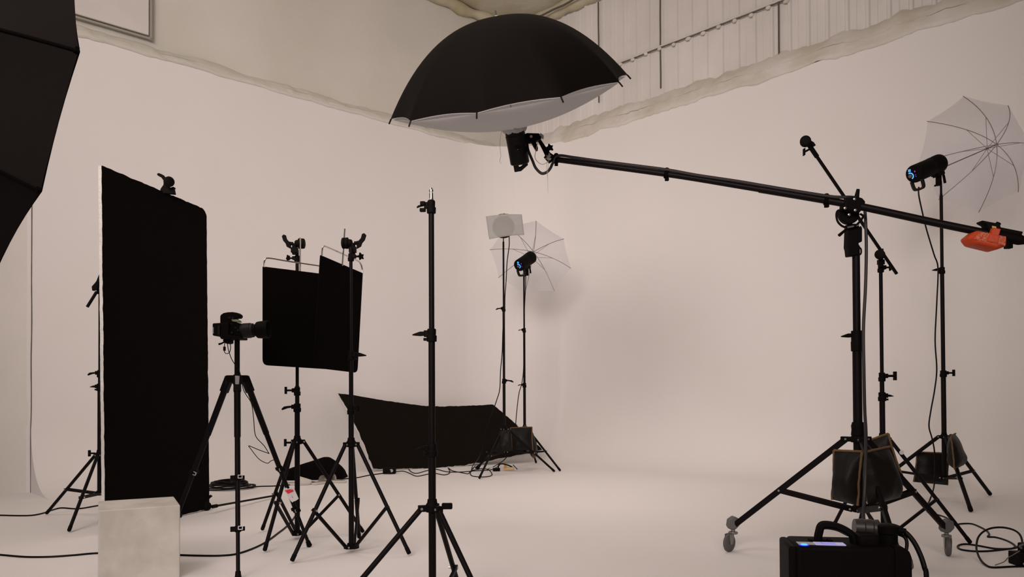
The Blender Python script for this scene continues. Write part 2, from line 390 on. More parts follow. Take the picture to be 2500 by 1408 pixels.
def stand(name, label, X, Y, feet, hub, secs, locks, group, brace='down', bs=.58, legr=.0115, poler=.016, flat=False, sleeve=None, cat='stand', footz=.012, hubw=.044, hubo=.025):
    t = thing(name, label, cat, (X, Y, 0), group)
    for z0, z1, r in secs: MB().tube((X, Y, z0), (X, Y, z1), r, n=20).build('pole_section', 'black_metal', t, bevel=0)
    for z, r, a, kd, s in locks: collar(t, X, Y, z, r, a, kd, s)
    c = V((X, Y, hub)); m = MB(); m.lathe(c-UZ*.016, UZ, [(0, poler+.012), (.03, poler+.012), (.04, poler+.005), (.055, poler+.004)], 20)
    ls = []
    for f in feet:
        f = V((f[0], f[1], footz)); d = (f-V((X, Y, footz))).normalized()
        m.box(c+d*(poler+hubo-.014), (hubw, .030, .026), (d, d.cross(UZ), UZ)); ls.append((f, d))
    hb = m.build('leg_bracket', 'black_plastic', t, bevel=.003)
    for f, d in ls:
        sd = d.cross(UZ); p = c+d*(poler+hubo)
        lab(MB().tube(p-sd*.018, p+sd*.018, .0055, n=10).build('rivet', 'rivet', hb), 'bright rivet')
    slz = sleeve if sleeve is not None else .035
    for f, d in ls:
        top = c+d*(poler+hubo); m = MB(); e = f
        ax = (e-top).normalized(); sd = d.cross(UZ)
        if flat: m.box((top+e)/2, (.020, .032, (e-top).length), (sd, ax.cross(sd), ax))
        else: m.tube(top, e-ax*.03, legr, n=14)
        lg = m.build('leg', 'black_metal', t, bevel=.003 if flat else 0)
        if not flat: MB().lathe(e-ax*.04, ax, [(0, legr+.0012), (.034, legr+.0012), (.040, legr*.8)], 14).build('rubber_foot', 'black_plastic', lg)
        pv = top.lerp(e, bs)
        for q in ((1, -1) if brace == 'mid' else (1,)):
            m = MB(); b0 = V((X, Y, slz))+d*(poler+.014); ofs = sd*(.014*q)
            v = b0-pv; L = v.length; v.normalize()
            m.box((pv+b0)/2+ofs, (L+.02, .005 if brace == 'mid' else .014, .018 if not flat else .028), (v, sd, v.cross(sd)))
            m.build('brace', 'black_metal', t, bevel=.001)
        lab(MB().tube(pv-sd*.021, pv+sd*.021, .006, n=10).build('rivet', 'rivet', lg), 'bright rivet')
    m = MB(); m.lathe((X, Y, slz-.014), UZ, [(0, poler+.008), (.034, poler+.008)], 18)
    for f, d in ls: m.box(V((X, Y, slz))+d*(poler+.012), (.03, .034, .022), (d, d.cross(UZ), UZ))
    pl = m.build('brace_sleeve', 'black_plastic', t, bevel=.003)
    for f, d in ls:
        sd = d.cross(UZ); p = V((X, Y, slz))+d*(poler+.016)
        lab(MB().tube(p-sd*.021, p+sd*.021, .0055, n=10).build('rivet', 'rivet', pl), 'bright rivet')
    return t
def grip_head(par, c, d, s=1.0, under=.05, kd=None, sock=True):     # round jaw discs along axis d, wing handle on the +d side
    c = V(c); d = V(d).normalized(); m = MB()
    m.lathe(c-d*.036*s, d, [(0, .020*s), (.003*s, .028*s), (.016*s, .030*s), (.0165*s, .024*s), (.020*s, .024*s), (.0205*s, .030*s), (.034*s, .030*s), (.036*s, .022*s), (.050*s, .020*s), (.056*s, .014*s)], 26)
    if sock:
        m.tube(c+d*.022*s, c+d*.022*s-UZ*under, .014*s, n=16); m.box(c+d*.022*s-UZ*under*.6, (.036*s, .03*s, .03*s))
    g = m.build('grip_head', 'black_plastic', par, bevel=.0015)
    m = MB(); m.tube(c+d*.03*s, c+d*.055*s, .010*s, n=10)
    t = UZ; b = c+d*.05*s
    poly = [(-.006, -.030), (.016, -.018), (.022, .000), (.036, .016), (.044, .042), (.034, .052), (.022, .048), (.016, .026), (.004, .012), (-.008, .010)]
    m.prism([(x*s, y*s) for x, y in poly], b, d, t, d.cross(t), .014*s)
    m.build('wing_handle', 'black_plastic', g, bevel=.002)
    return g
CG = 'black light stands spread across the white studio'
def Z(X, Y): return lambda py: zy(py, X, Y)

# ---- stand 1: pale-pole C stand holding the farther flag
X1, Y1 = -1.380, 5.0; z = Z(X1, Y1)
s1 = stand('light_stand', 'black tripod stand holding the farther black flag, left of the pair by the camera', X1, Y1, [(-1.688, 5.258), (-1.453, 4.569), (-.986, 5.151)], z(1078),
    [(.03, z(985), .0165), (z(985), z(942), .0135), (z(942), z(610), .0105)],
    [(z(995), .0165, 178, 'wing', 1.0), (z(955), .0135, 180, 'T', 1.1)], CG)
collar(s1, X1, Y1, z(632), .0105, 180, 'star', 1.0, .045)
m = MB(); knob_T(m, (X1-.035, Y1, z(1080)), (-1, 0, 0), 1.1); m.build('knob', 'black_plastic', s1)
grip_head(s1, (X1+.018, Y1-.035, z(597)), (-1, 0, 0), 1.12, .070)
# ---- stand 2
X2, Y2 = -.945, 4.57; z = Z(X2, Y2)
s2 = stand('light_stand', 'black tripod stand holding the tilted nearer flag, with a pin standing above its head', X2, Y2, [(-1.214, 4.286), (-.590, 4.461), (-.975, 4.955)], z(1084),
    [(.03, z(990), .0155), (z(990), z(862), .0130), (z(862), z(605), .0100)],
    [(z(1000), .0155, 60, 'T', .8), (z(868), .0130, -5, 'lever', .9)], CG)
collar(s2, X2, Y2, z(628), .0105, 0, 'star', 1.0, .045)
grip_head(s2, (X2-.02, Y2+.03, z(591)), (1, 0, 0), 1.12, .065)
# ---- stand 3: bare stand in front
X3, Y3 = -.340, 3.30; z = Z(X3, Y3)
ft = [(X3+.43*math.cos(math.radians(a)), Y3+.43*math.sin(math.radians(a))) for a in (193, 311, 79)]
s3 = stand('light_stand', 'bare black stand in the foreground with a silver spigot on top', X3, Y3, ft, z(1240),
    [(.03, z(1085), .0158), (z(1085), z(812), .0140), (z(812), z(505), .0118)],
    [(z(1098), .0158, 195, 'lever', .6), (z(818), .0140, 182, 'lever', .75), (z(505), .0118, 178, 'wing', .5)], CG, hubw=.055, hubo=.030, bs=.74)
m = MB(); m.box((X3-.036, Y3-.004, z(497)), (.022, .016, .018)); m.box((X3-.036, Y3-.004, z(513)), (.026, .016, .016)); m.build('knob', 'black_plastic', s3, bevel=.004)
m = MB(); m.lathe((X3, Y3, z(488)), UZ, [(0, .011), (.008, .009), (.028, .0085), (.03, .006), (.034, .006), (.036, .0095), (.042, .0095), (.046, .006), (.05, .0055), (.052, .004)], 18)
lab(m.build('spigot', 'chrome', s3), 'chrome spigot')
m = MB(); m.box((X3+.062, Y3+.01, z(1236)), (.045, .022, .026)); m.build('hub_lug', 'black_plastic', s3, bevel=.005)
# ---- stand 0 : at the far left beside the tall board
X0, Y0 = -3.067, 5.792; z = Z(X0, Y0)
s0 = stand('light_stand', 'black stand at the far left, close beside the tall black board', X0, Y0, [(-3.583, 5.994), (-2.983, 5.244), (-2.63, 6.14)], z(1110),
    [(z(1207), z(938), .0165), (z(938), z(905), .0135), (z(905), z(690), .0115)],
    [(z(945), .0165, 180, 'lever', .6), (z(912), .0135, 180, 'wing', .9)], CG, brace='mid', bs=.58, sleeve=z(1204))
m = MB(); knob_T(m, (X0-.035, Y0, z(1106)), (-1, 0, 0), 1.1); m.build('knob', 'black_plastic', s0)
m = MB(); a = P(236, 712, Y0-.02); b = P(213, 749, Y0-.06); m.tube(a, b, .011, n=12); m.build('arm_stub', 'black_plastic', s0)
m = MB(); m.prism([(0, .05), (.02, .10), (.012, .04), (.006, -.01), (-.03, -.02), (-.034, .01), (-.012, .035)], (X0-.012, Y0-.02, z(704)), UX, UZ, UY, .03)
m.tube((X0-.02, Y0, z(712)), (X0+.02, Y0, z(712)), .018, n=14); m.build('grip_head', 'black_plastic', s0, bevel=.002)

# ---- wire framed flags
def flag(label, c, wire, rod, grp='black flags on wire frames'):
    t = thing('flag', label, 'light flag', (c[0]+c[3])/2, grp)
    TL, TR, BR, BL = c; n = (TR-TL).cross(BL-TL).normalized(); th = .006
    def rc(p, a, b, r=.03, k=5):
        da = (a-p).normalized()*r; db = (b-p).normalized()*r
        return [p+da*(1-i/k)**2+db*(i/k)**2 for i in range(k+1)]
    out = rc(TL, BL, TR, .006)+rc(TR, TL, BR, .006)+rc(BR, TR, BL, .035)+rc(BL, BR, TL, .035)
    cen = (TL+TR+BR+BL)/4
    m = MB(); N = len(out)
    lay = [[cen+(p-cen)*s+n*o for p in out] for s, o in ((.93, th), (.995, th*.6), (1, 0), (.995, -th*.6), (.93, -th))]
    m.rings(lay); m.build('black_cloth', 'black_fabric', t, ang=40)
    lab(MB().path(crv(wire, 5), .0045, 8).build('wire_frame', 'chrome', t), 'silver wire frame'); lab(MB().path(rod, .0050, 8).build('mounting_pin', 'chrome', t), 'silver pin')
    return t
yL, yR = 4.66, 5.02
flag('wider black flag on a wire frame, farther of the pair, behind the camera lens',
     (P(641, 650, yL), P(818, 672, yR), P(815, 902, yR), P(641, 891, yL)),
     [P(645, 652, yL), P(645, 641, yL), P(648, 633, yL), P(657, 630, yL+.02), P(700, 637, yL+.1), P(780, 649, yR-.08), P(808, 653, yR-.02), P(815, 660, yR), P(816, 674, yR)],
     [P(733, 580, 4.86), P(733, 662, 4.86)])
yL, yR = 4.55, 4.98
flag('tilted black flag on a wire frame, crossing in front of the other flag',
     (P(782, 622, yL), P(885, 666, yR), P(872, 910, yR), P(764, 897, yL)),
     [P(786, 625, yL), P(787, 610, yL), P(789, 603, yL), P(797, 602, yL+.03), P(835, 619, yL+.2), P(872, 636, yR-.05), P(880, 643, yR-.01), P(884, 655, yR), P(884, 668, yR)],
     [P(842, 558, 4.70), P(839, 605, 4.70), P(836, 648, 4.74)])

# ---- tall board
def slab(name, label, cat, TL, TR, BR, BL, th, rough, rcorner, face_m, edge_m, sd, part='black_face'):
    cen = (TL+TR+BR+BL)/4; n = (TR-TL).cross(BL-TL).normalized()
    if n.dot(O-cen) < 0: n = -n
    base = (BL+BR)/2; t = thing(name, label, cat, (base.x, base.y, 0))
    def edge(a, b, k): return [a.lerp(b, i/k) for i in range(k)]
    rad = rcorner; k = 6
    ua = (TL-TR).normalized()*rad; ub = (BR-TR).normalized()*rad
    arc = [TR+ua*(1-math.sin(i/k*math.pi/2))+ub*(1-math.cos(i/k*math.pi/2)) for i in range(k+1)]
    out = edge(TL, TR+ua, 50)+arc+edge(TR+ub, BR, 90)[1:]+edge(BR, BL, 50)+edge(BL, TL, 110)
    def jag(i, p, am): d = (p-cen).normalized(); return p+d*(am*(nz(p, 22, sd)*.9+nz(p, 70, sd)*.5))
    m = MB(); m.rings([[jag(i, p, rough*.5)-n*q for i, p in enumerate(out)] for q in (.004, th)]); m.build('white_core', edge_m, t, ang=50)
    m = MB(); m.rings([[jag(i, p, rough)-n*q for i, p in enumerate(out)] for q in (-.001, .0045)]); m.build(part, face_m, t, ang=50)
    return t, n
yl, yr = 5.16, 6.22
BLp = P(258, 1303, yl); BLp.z = .005; BRp = P(511, 1241, yr); BRp.z = .012
slab('tall_board', 'tall narrow black board standing upright at left, its white edge showing', 'board', P(249, 404, yl), P(504, 512, yr), BRp, BLp, .030, .006, .06, 'board_black', 'board_edge', 3.0)
# clamps on the tall board
m_c = P(404, 450, 5.74)
g = thing('board_clamp', 'black grip clamp biting the top edge of the tall black board', 'clamp', m_c)
ax = (P(425, 462, 5.80)-P(385, 440, 5.68)).normalized()
m = MB(); cc_ = P(411, 444, 5.70); m.lathe(cc_, V((.55, -.8, -.15)), [(0, .018), (.004, .034), (.02, .038), (.03, .038), (.036, .028)], 24); m.build('jaw_disc', 'black_plastic', g)
m = MB(); yy = 5.74
m.prism([(a[0], a[1]) for a in [(-.028, .075), (-.058, .088), (-.072, .082), (-.068, .070), (-.04, .055), (-.022, .03), (-.024, 0), (-.045, -.03), (-.05, -.06), (.06, -.07), (.052, -.03), (.058, -.02), (.05, -.014), (.03, -.02), (.012, -.012), (.01, .02)]], P(402, 452, yy)+V((.02, 0, 0)), UX, UZ, UY, .03)
m.build('clamp_body', 'black_plastic', g, bevel=.003)
fe = thing('extension_arm', 'thin black arm lying on the floor, its head at the foot of the tall board', 'grip arm', G(600, 1238))
a = P(520, 1236, 6.02); b = P(672, 1209, 6.9)
a.z = max(a.z, .03)
MB().tube(a, b, .0085, n=12).build('arm', 'black_metal', fe)
m = MB(); dd = (b-a).normalized(); m.tube(a-dd*.01, a+dd*.05, .014, n=14); hd = G(512, 1243)+UZ*.036
m.lathe(hd-V((.02, .03, 0)), V((.5, -.85, 0)), [(0, .02), (.006, .034), (.05, .036), (.056, .02)], 24)
m.prism([(-.03, -.03), (.0, -.02), (.02, .03), (.045, .05), (.03, .062), (-.02, .045), (-.05, .0), (-.06, -.03)], hd+V((-.02, -.01, .02)), UX, UZ, UY, .02)
m.build('grip_head', 'black_plastic', fe, bevel=.002)

# ---- posing cube
ca = math.radians(28); e1 = V((math.cos(ca), math.sin(ca), 0)); e2 = V((-math.sin(ca), math.cos(ca), 0))
fl = P(240, 1246, 3.8); s = fl.z; FL = V((fl.x, fl.y, 0))
m = MB(); m.box(FL+e1*s/2+e2*s/2+UZ*s/2, (s, s, s), (e1, e2, UZ))
o = m.build('posing_cube', 'cube_white', None, bevel=.006); o['label'] = 'scuffed white cube in the left foreground, in front of the tall black board'; o['category'] = 'cube'

# ---- curved board on the floor at the back
def bow():
    t = thing('curved_board', 'bowed black board with a white underside, propped low against the back wall', 'board', (-.7, 9.5, 0))
    tp = crv([P(826, 960, 9.45), P(868, 965, 9.6), P(951, 979, 9.95), P(1052, 991, 10.3), P(1143, 990, 10.6), P(1204, 987, 10.85)], 10)
    bt = crv([P(911, 1143, 9.0), P(950, 1144, 9.15), P(1010, 1143, 9.32), P(1063, 1142, 9.45), P(1140, 1133, 9.65), P(1233, 1116, 9.9), P(1323, 1097, 10.12)], 10)
    def at(l, u): x = u*(len(l)-1); i = min(int(x), len(l)-2); return l[i].lerp(l[i+1], x-i)
    def sf(off, am, ex=0):
        def fn(u, v):
            p = at(tp, u).lerp(at(bt, u), v)
            sag = math.sin(v*math.pi)*.06; p = p+V((.3, .75, 0))*sag
            ed = 1.0 if (u in (0, 1) or v in (0, 1)) else 0
            cen = V((-.8, 9.9, .4))
            if ed: p = p+(p-cen).normalized()*am*(nz(p, 16, 2)+.5*nz(p, 50, 4))
            if u == 0: p = p+V((-ex, 0, 0))
            if v == 1: p = p-UZ*(ex*.4)
            return p+V((.35, .85, -.35)).normalized()*off
        return fn
    nu, nv = 120, 24
    def shell(o0, o1, am, name, mt, ex=0):
        m = MB(); f0 = sf(o0, am, ex); f1 = sf(o1, am, ex)
        rim = [(i/nu, 0) for i in range(nu)]+[(1, j/nv) for j in range(nv)]+[(1-i/nu, 1) for i in range(nu)]+[(0, 1-j/nv) for j in range(nv)]
        m.grid(f0, nu, nv); m.grid(f1, nu, nv); m.rings([[f0(*q) for q in rim], [f1(*q) for q in rim]], caps=False)
        return m.build(name, mt, t, ang=50)
    shell(.004, .030, .010, 'white_core', 'board_edge', ex=.018); shell(-.001, .005, .014, 'black_face', 'board_black_lighter')
bow()

# ================================================================== UMBRELLAS AND STROBES
def frame(az, el):
    n = V((math.cos(el)*math.sin(az), math.cos(el)*math.cos(az), math.sin(el)))
    a = n.cross(UZ).normalized(); return n, a, n.cross(a)
def umbrella(label, C, az, el, R, N, ph, sg, h, pw, skin, lining=None, tipL=.02, ribm='black_metal', shaft=(.1, -.6), sag=.035, ribr=.0035, grp=None, diff=None, apexpin=.024, shoff=0, strut=(.5, -.05)):
    C = V(C); n, a, b = frame(az, el); t = thing('photo_umbrella', label, 'umbrella', C, grp)
    def pt(s, q, off=0): return C+(a*math.cos(q)+b*math.sin(q))*(R*s)+n*(h*(1-s**pw)+off)
    def sk(off, name, mt, smax=1.0, sc=1.0):
        m = MB(); na, ns = 8, 20; rows = []
        for k in range(N):
            for i in range(na):
                w = i/na; q = ph+sg*2*math.pi*(k+w)/N; qq = (w-.5)*2*math.pi/N
                ch = math.cos(math.pi/N)/math.cos(qq); row = []
                for j in range(ns+1):
                    s_ = j/ns*smax; cf = 1-(1-ch)*s_**1.0 - sag*(1-(2*w-1)**2)*s_**4
                    p = C+(a*math.cos(q)+b*math.sin(q))*(R*s_*cf*sc)+n*(h*(1-s_**pw)+off+sag*.5*R*(1-(2*w-1)**2)*s_**3)
                    row.append(p)
                rows.append(row)
        vs = [p for r in rows for p in r]; nr = len(rows); fs = [(i*(ns+1)+j, i*(ns+1)+j+1, ((i+1) % nr)*(ns+1)+j+1, ((i+1) % nr)*(ns+1)+j) for i in range(nr) for j in range(ns)]
        m.add(vs, fs); return m.build(name, mt, t, ang=75)
    sk(0, 'canopy', skin)
    if lining: lab(sk(-.004, 'lining', lining, 1.0, .997), 'white lining')
    for k in range(N):
        q = ph+sg*2*math.pi*k/N
        m = MB(); m.path([pt(j/16*(.985 if lining else 1), q, -.006-(.006 if lining else 0)) for j in range(17)]+[pt(1, q, -.004), pt(1, q, -.004)+(pt(1, q)-pt(.97, q)).normalized()*tipL], ribr, 6); rb = m.build('rib', ribm, t)
        m = MB(); m.tube(C+n*(h+strut[1]*1.0-.12)+n*0, pt(strut[0], q, -.008), ribr*.75, n=6); m.build('strut', ribm, rb)
    MB().tube(C+n*(h-.01), C+n*shaft[1], .0045, n=10).build('shaft', 'chrome' if ribm != 'umbrella_rib' else ribm, t)
    m = MB(); m.lathe(C+n*(h-.02), n, [(0, .010), (.02, .011), (.024, .006), (.024+apexpin, .005)], 12); m.build('ferrule', 'chrome' if apexpin > .02 else 'rivet', t)
    m = MB(); m.lathe(C+n*(h+strut[1]-.135), n, [(0, .009), (.03, .009)], 12); m.build('runner', ribm, t)
    return t, n, a, b
mat('softbox_black', (.0085, .0066, .0062), .8, spec=.05, bump=.1, bscale=30)
mat('umbrella_rib', (.20, .185, .18), .4, metal=.3)
BUC = V((-.009, 4.498, 2.649)); BAZ, BEL, BR_ = -2.763, 1.111, .70
ub, bn, ba, bb = umbrella('large black umbrella hanging high on the boom, white inside', BUC, BAZ, BEL, BR_, 10, .418, 1, .431, 2.3, 'umbrella_black', 'diffuser_cloth', tipL=.028, ribr=.0045, shaft=(0, -.16), sag=.03)
# diffuser sheet closing the umbrella, gathered round the strobe
m = MB(); rings = []
for j in range(15):
    s_ = 1-.9*j/14
    ring = []
    for k in range(80):
        q = .418+2*math.pi*k/80; w = (k/8) % 1; ch = math.cos(math.pi/10)/math.cos((w-.5)*2*math.pi/10)
        cf = 1-(1-ch)*s_**2-.025*(1-(2*w-1)**2)*s_**6
        ring.append(BUC+(ba*math.cos(q)+bb*math.sin(q))*(BR_*.985*s_*cf)+bn*(-.008-.165*(1-s_**1.9)+.006*math.sin(q*23)*(1-s_)**2))
    rings.append(ring)
for hh_, rr in ((-.176, .072), (-.186, .070), (-.200, .060)):
    rings.append([BUC+(ba*math.cos(.418+2*math.pi*k/80)+bb*math.sin(.418+2*math.pi*k/80))*(rr+.003*math.sin(k*.71)+.002*math.sin(k*1.9))+bn*(hh_+.003*math.sin(k*.47)) for k in range(80)])
m.rings(rings, caps=False); lab(m.build('diffuser', 'diffuser_cloth', ub, ang=80), 'white diffuser sheet gathered round the strobe')
L2U = V((.236, 9.747, 2.588))
umbrella('white see-through umbrella on the far light, left of the two', L2U, .298, .624, .523, 8, 3.449, 1, .197, 2.0, 'umbrella_white', tipL=.006, ribm='umbrella_rib', shaft=(0, -.42), grp='white translucent umbrellas', ribr=.0032, sag=.02, apexpin=.012, strut=(.5, -.03))
RU = V((3.890, 6.544, 2.908))
umbrella('white see-through umbrella with thin dark ribs, upper right near the right wall', RU, 1.1495, .387, .4896, 8, 4.065, 1, .353, 2.0, 'umbrella_white', tipL=.006, ribm='umbrella_rib', shaft=(0, -.52), grp='white translucent umbrellas', ribr=.0027, sag=.02, apexpin=.012, strut=(.52, -.02))

def strobe(label, c0, c1, r, down, controls, grp='battery studio strobes', yk_=.64):
    c0, c1 = V(c0), V(c1); n = (c1-c0).normalized(); L = (c1-c0).length
    t = thing('studio_strobe', label, 'studio light', c0, grp)
    m = MB(); m.lathe(c0, n, [(0, r*.90), (.004, r*.97), (.012, r), (L*.62, r), (L*.64, r*1.0), (L*.66, r*1.03), (L*.86, r*1.03), (L*.87, r*1.06), (L, r*1.06), (L-.004, r*.97), (L-.03, r*.88), (L-.03, 0)], 40)
    m.build('housing', 'black_plastic', t, ang=30)
    dn = (V(down)-n*V(down).dot(n)).normalized(); sd = n.cross(dn)
    # carrying handle under the rear
    m = MB(); hw = r*.62; q0 = c0+n*.004
    pts = [q0+sd*hw+dn*r*.75, q0+sd*hw*.92+dn*r*1.55, q0+sd*hw*.6+dn*r*1.78, q0-sd*hw*.6+dn*r*1.78, q0-sd*hw*.92+dn*r*1.55, q0-sd*hw+dn*r*.75]
    for d_ in (0, .02): m.path(crv([p+n*d_ for p in pts], 4), r*.13, 8)
    m.build('handle', 'dark_plastic', t)
    # yoke with tilt bracket
    yk = MB(); pm = c0+n*(L*yk_)
    yk.box(pm+dn*(r*1.1), (.10*r/.07, .05*r/.07, .035*r/.07), (n, sd, dn)); yk.box(pm-n*.05*r/.07+dn*(r*1.02), (.05*r/.07, .04*r/.07, .02*r/.07), (n, sd, dn))
    yk.tube(pm+dn*r*1.1, pm+dn*r*1.1+V((0, 0, -1))*r*1.35, r*.32, n=18)
    y = yk.build('bracket', 'black_plastic', t, bevel=.003)
    lv = MB(); q = pm+dn*r*1.15+n*r*.35; lv.path([q, q+n*r*.5, q+n*r*.75+V((0, 0, -1))*r*.5, q+n*r*1.0+V((0, 0, -1))*r*1.35], [r*.12, r*.14, r*.15, r*.15], 8); lv.build('tilt_lever', 'black_plastic', y)
    m = MB(); q = pm+dn*r*1.1+V((0, 0, -1))*r*1.2; m.path([q, q-n*r*.5, q-n*r*.8+V((0, 0, .1))*r*.3], r*.11, 8); m.build('knob', 'black_plastic', y)
    if controls:
        if sd.dot(rt) < 0: sd = -sd
        def onb(u, v, o=.0015): return c0-n*o+sd*(u*r)-dn*(v*r)
        m = MB(); m.lathe(onb(-.05*0+controls[0], controls[1]), -n, [(0, r*.2), (.010, r*.19), (.012, r*.15)], 20); lab(m.build('control_dial', 'grey_knob', t), 'grey dial')
        m = MB(); k0 = controls[0]; k1 = controls[1]
        pts = [onb(k0+.34*math.cos(a), k1+.34*math.sin(a), .003) for a in [math.radians(x) for x in range(-70, 120, 12)]]
        m.path(pts, r*.055, 6); lab(m.build('dial_light', 'led_cyan', t), 'glowing blue ring segment')
        m = MB()
        for u, v in ((k0-.02, k1+.62), (k0+.14, k1+.62)):
            for aa, bb_, cc2 in ((0, .12, 0), (0, 0, 0), (0, -.12, 0)): m.box(onb(u, v+bb_), (r*.10, r*.05, .003), (sd, dn, n))
            m.box(onb(u+.05, v+.06), (r*.035, r*.12, .003), (sd, dn, n)); m.box(onb(u-.05, v-.06), (r*.035, r*.12, .003), (sd, dn, n))
        lab(m.build('display', 'led_cyan', t, smooth=False), 'blue digits')
        m = MB(); m.lathe(onb(k0+.05, k1+.1, .0008), -n, [(0, r*.5), (.0005, r*.5)], 24); lab(m.build('control_panel', 'led_blue', t), 'deep blue lit panel') if False else None
        m = MB(); m.box(onb(k0+.62, k1+.36), (r*.10, r*.16, .003), (sd, dn, n)); m.box(onb(k0+.60, k1-.02), (r*.06, r*.08, .003), (sd, dn, n)); m.box(onb(k0+.60, k1-.2), (r*.06, r*.08, .003), (sd, dn, n)); lab(m.build('indicator', 'led_violet', t, smooth=False), 'violet indicator')
    return t, n, dn, sd
# L2 strobe
c0 = P(1267, 648, 9.22); c1 = c0+(P(1292, 631, 9.42)-c0).normalized()*.31
strobe('black strobe with a glowing blue dial, on the far light under the white umbrella', c0, c1, .072, (0, 0, -1), (-.10, -.10), yk_=.52)
# R strobe
c0 = P(2231, 425, 6.28); c1 = c0+(P(2306, 393, 6.50)-c0).normalized()*.375
strobe('large black strobe with a blue dial, right side beside the wall', c0, c1, .072, (.12, 0, -1), (-.42, -.10), yk_=.88)

# ================================================================== FAR LIGHTS
XL1, YL1 = -.090, 8.76; z = Z(XL1, YL1)
tl1 = stand('light_stand', 'tall thin stand carrying the round lamp behind white paper', XL1, YL1, [(-.351, 8.233), (-.409, 9.149), (.481, 8.886)], z(1047),
    [(z(1106), z(928), .0165), (z(928), z(750), .0140), (z(750), z(590), .0105)],
    [(z(930), .0165, 0, 'wing', 1.1), (z(754), .0140, 190, 'wing', .9)], CG, brace='mid', bs=.56, sleeve=z(1103), legr=.012)
MB().tube((XL1, YL1, z(592)), (XL1, YL1, z(578)), .006, n=10).build('spigot', 'black_metal', tl1)
XL2, YL2 = .150, 9.40; z = Z(XL2, YL2)
stand('light_stand', 'tall thin stand under the farther white umbrella, holding its strobe', XL2, YL2, [(.551, 8.972), (.304, 9.973), (-.439, 9.258)], z(1044),
    [(z(1106), z(938), .0165), (z(938), z(802), .0140), (z(802), z(672), .0105)],
    [(z(940), .0165, 185, 'wing', .7), (z(806), .0140, 185, 'wing', .6)], CG, brace='mid', bs=.56, sleeve=z(1104), legr=.012)
XR, YR = 3.603, 6.50; z = Z(XR, YR)
rd = stand('light_stand', 'tall black stand at right holding the strobe and white umbrella', XR, YR, [(3.475, 5.912), (4.179, 6.819), (3.10, 6.90)], z(1066),
    [(z(1170), z(910), .0195), (z(910), z(660), .0160), (z(660), z(478), .0130)],
    [(z(912), .0195, 0, 'T', 1.3), (z(660), .0160, 185, 'lever', .8)], CG, brace='mid', bs=.58, sleeve=z(1166), legr=.0155)
MB().lathe((XR, YR, z(480)), UZ, [(0, .013), (.03, .009), (.13, .008)], 12).build('spigot', 'black_metal', rd)
# round lamp with paper
lc = P(1229, 554, 8.70)
t = thing('round_lamp', 'round reflector lamp glimpsed through a taped sheet of white paper', 'studio light', lc)
ax = (O-lc).normalized()
m = MB(); m.lathe(lc-ax*.02, ax, [(0, .05), (.02, .10), (.06, .121), (.064, .124), (.07, .121), (.03, .09), (.028, 0)], 40); m.build('reflector', 'dark_plastic', t)
m = MB(); m.lathe(lc-ax*.20, ax, [(0, .055), (.01, .065), (.17, .065), (.19, .05)], 28); m.build('housing', 'black_plastic', t)
m = MB(); tp_ = P(1231, 525, 8.63); m.path([tp_+UX*(.062*math.cos(a))+UZ*(.013*math.sin(a)) + UY*.0 for a in [math.pi*2*i/28 for i in range(28)]], .0045, 6, closed=True); m.ell(tp_+UZ*.015, .01, .008, .006)
lab(m.build('lamp_ring', 'gold_ring', t), 'brass coloured ring')
m = MB(); cor = [P(1186, 528, 8.50), P(1274, 523, 8.50), P(1280, 573, 8.44), P(1194, 584, 8.44)]
def pap(u, v):
    p = cor[0].lerp(cor[1], u).lerp(cor[3].lerp(cor[2], u), v); return p+V((0, -1, 0))*(.045*math.sin(u*math.pi))+V((0, 1, 0))*.01*math.sin(v*3)
m.grid(pap, 20, 10); o = m.build('paper_sheet', 'diffusion_paper', None, solid=1); tag(o, 'sheet of white diffusion paper hung in front of the round lamp', 'paper')
sol = o.modifiers.new('t', 'SOLIDIFY'); sol.thickness = .0006
# lamp neck
MB().tube(lc-ax*.10-UZ*.06, (XL1, YL1, zy(580, XL1, YL1)), .012, n=12).build('bracket', 'black_plastic', t)

# ================================================================== BOOM STAND
XB, YB = 1.846, 4.16; z = Z(XB, YB)
bs_ = stand('boom_stand', 'heavy black boom stand on grey castors at the right', XB, YB, [(1.30, 4.555), (2.455, 4.43), (1.745, 3.50)], z(1072),
    [(z(1245), z(832), .0235), (z(832), z(600), .0195)],
    [], None, brace='mid', bs=.58, sleeve=z(1243), flat=True, poler=.024, footz=.155, hubw=.08, hubo=.036, cat='stand')
m = MB(); c = V((XB, YB, z(832))); m.lathe(c-UZ*.055, UZ, [(0, .030), (.05, .031), (.052, .029), (.108, .029), (.11, .026)], 22); o = m.build('lock_collar', 'black_plastic', bs_, bevel=.002)
m = MB(); knob_lever(m, c+V((-.028, 0, .03)), (-1, 0, 0), .85); m.build('knob', 'black_plastic', o, bevel=.002)
m = MB(); m.lathe((XB, YB, z(1062)), UZ, [(0, .035), (.03, .032), (.05, .034), (.07, .028)], 20); m.ell((XB+.028, YB+.01, z(1052)), .024, .024, .022); m.build('leg_collar', 'black_plastic', bs_)
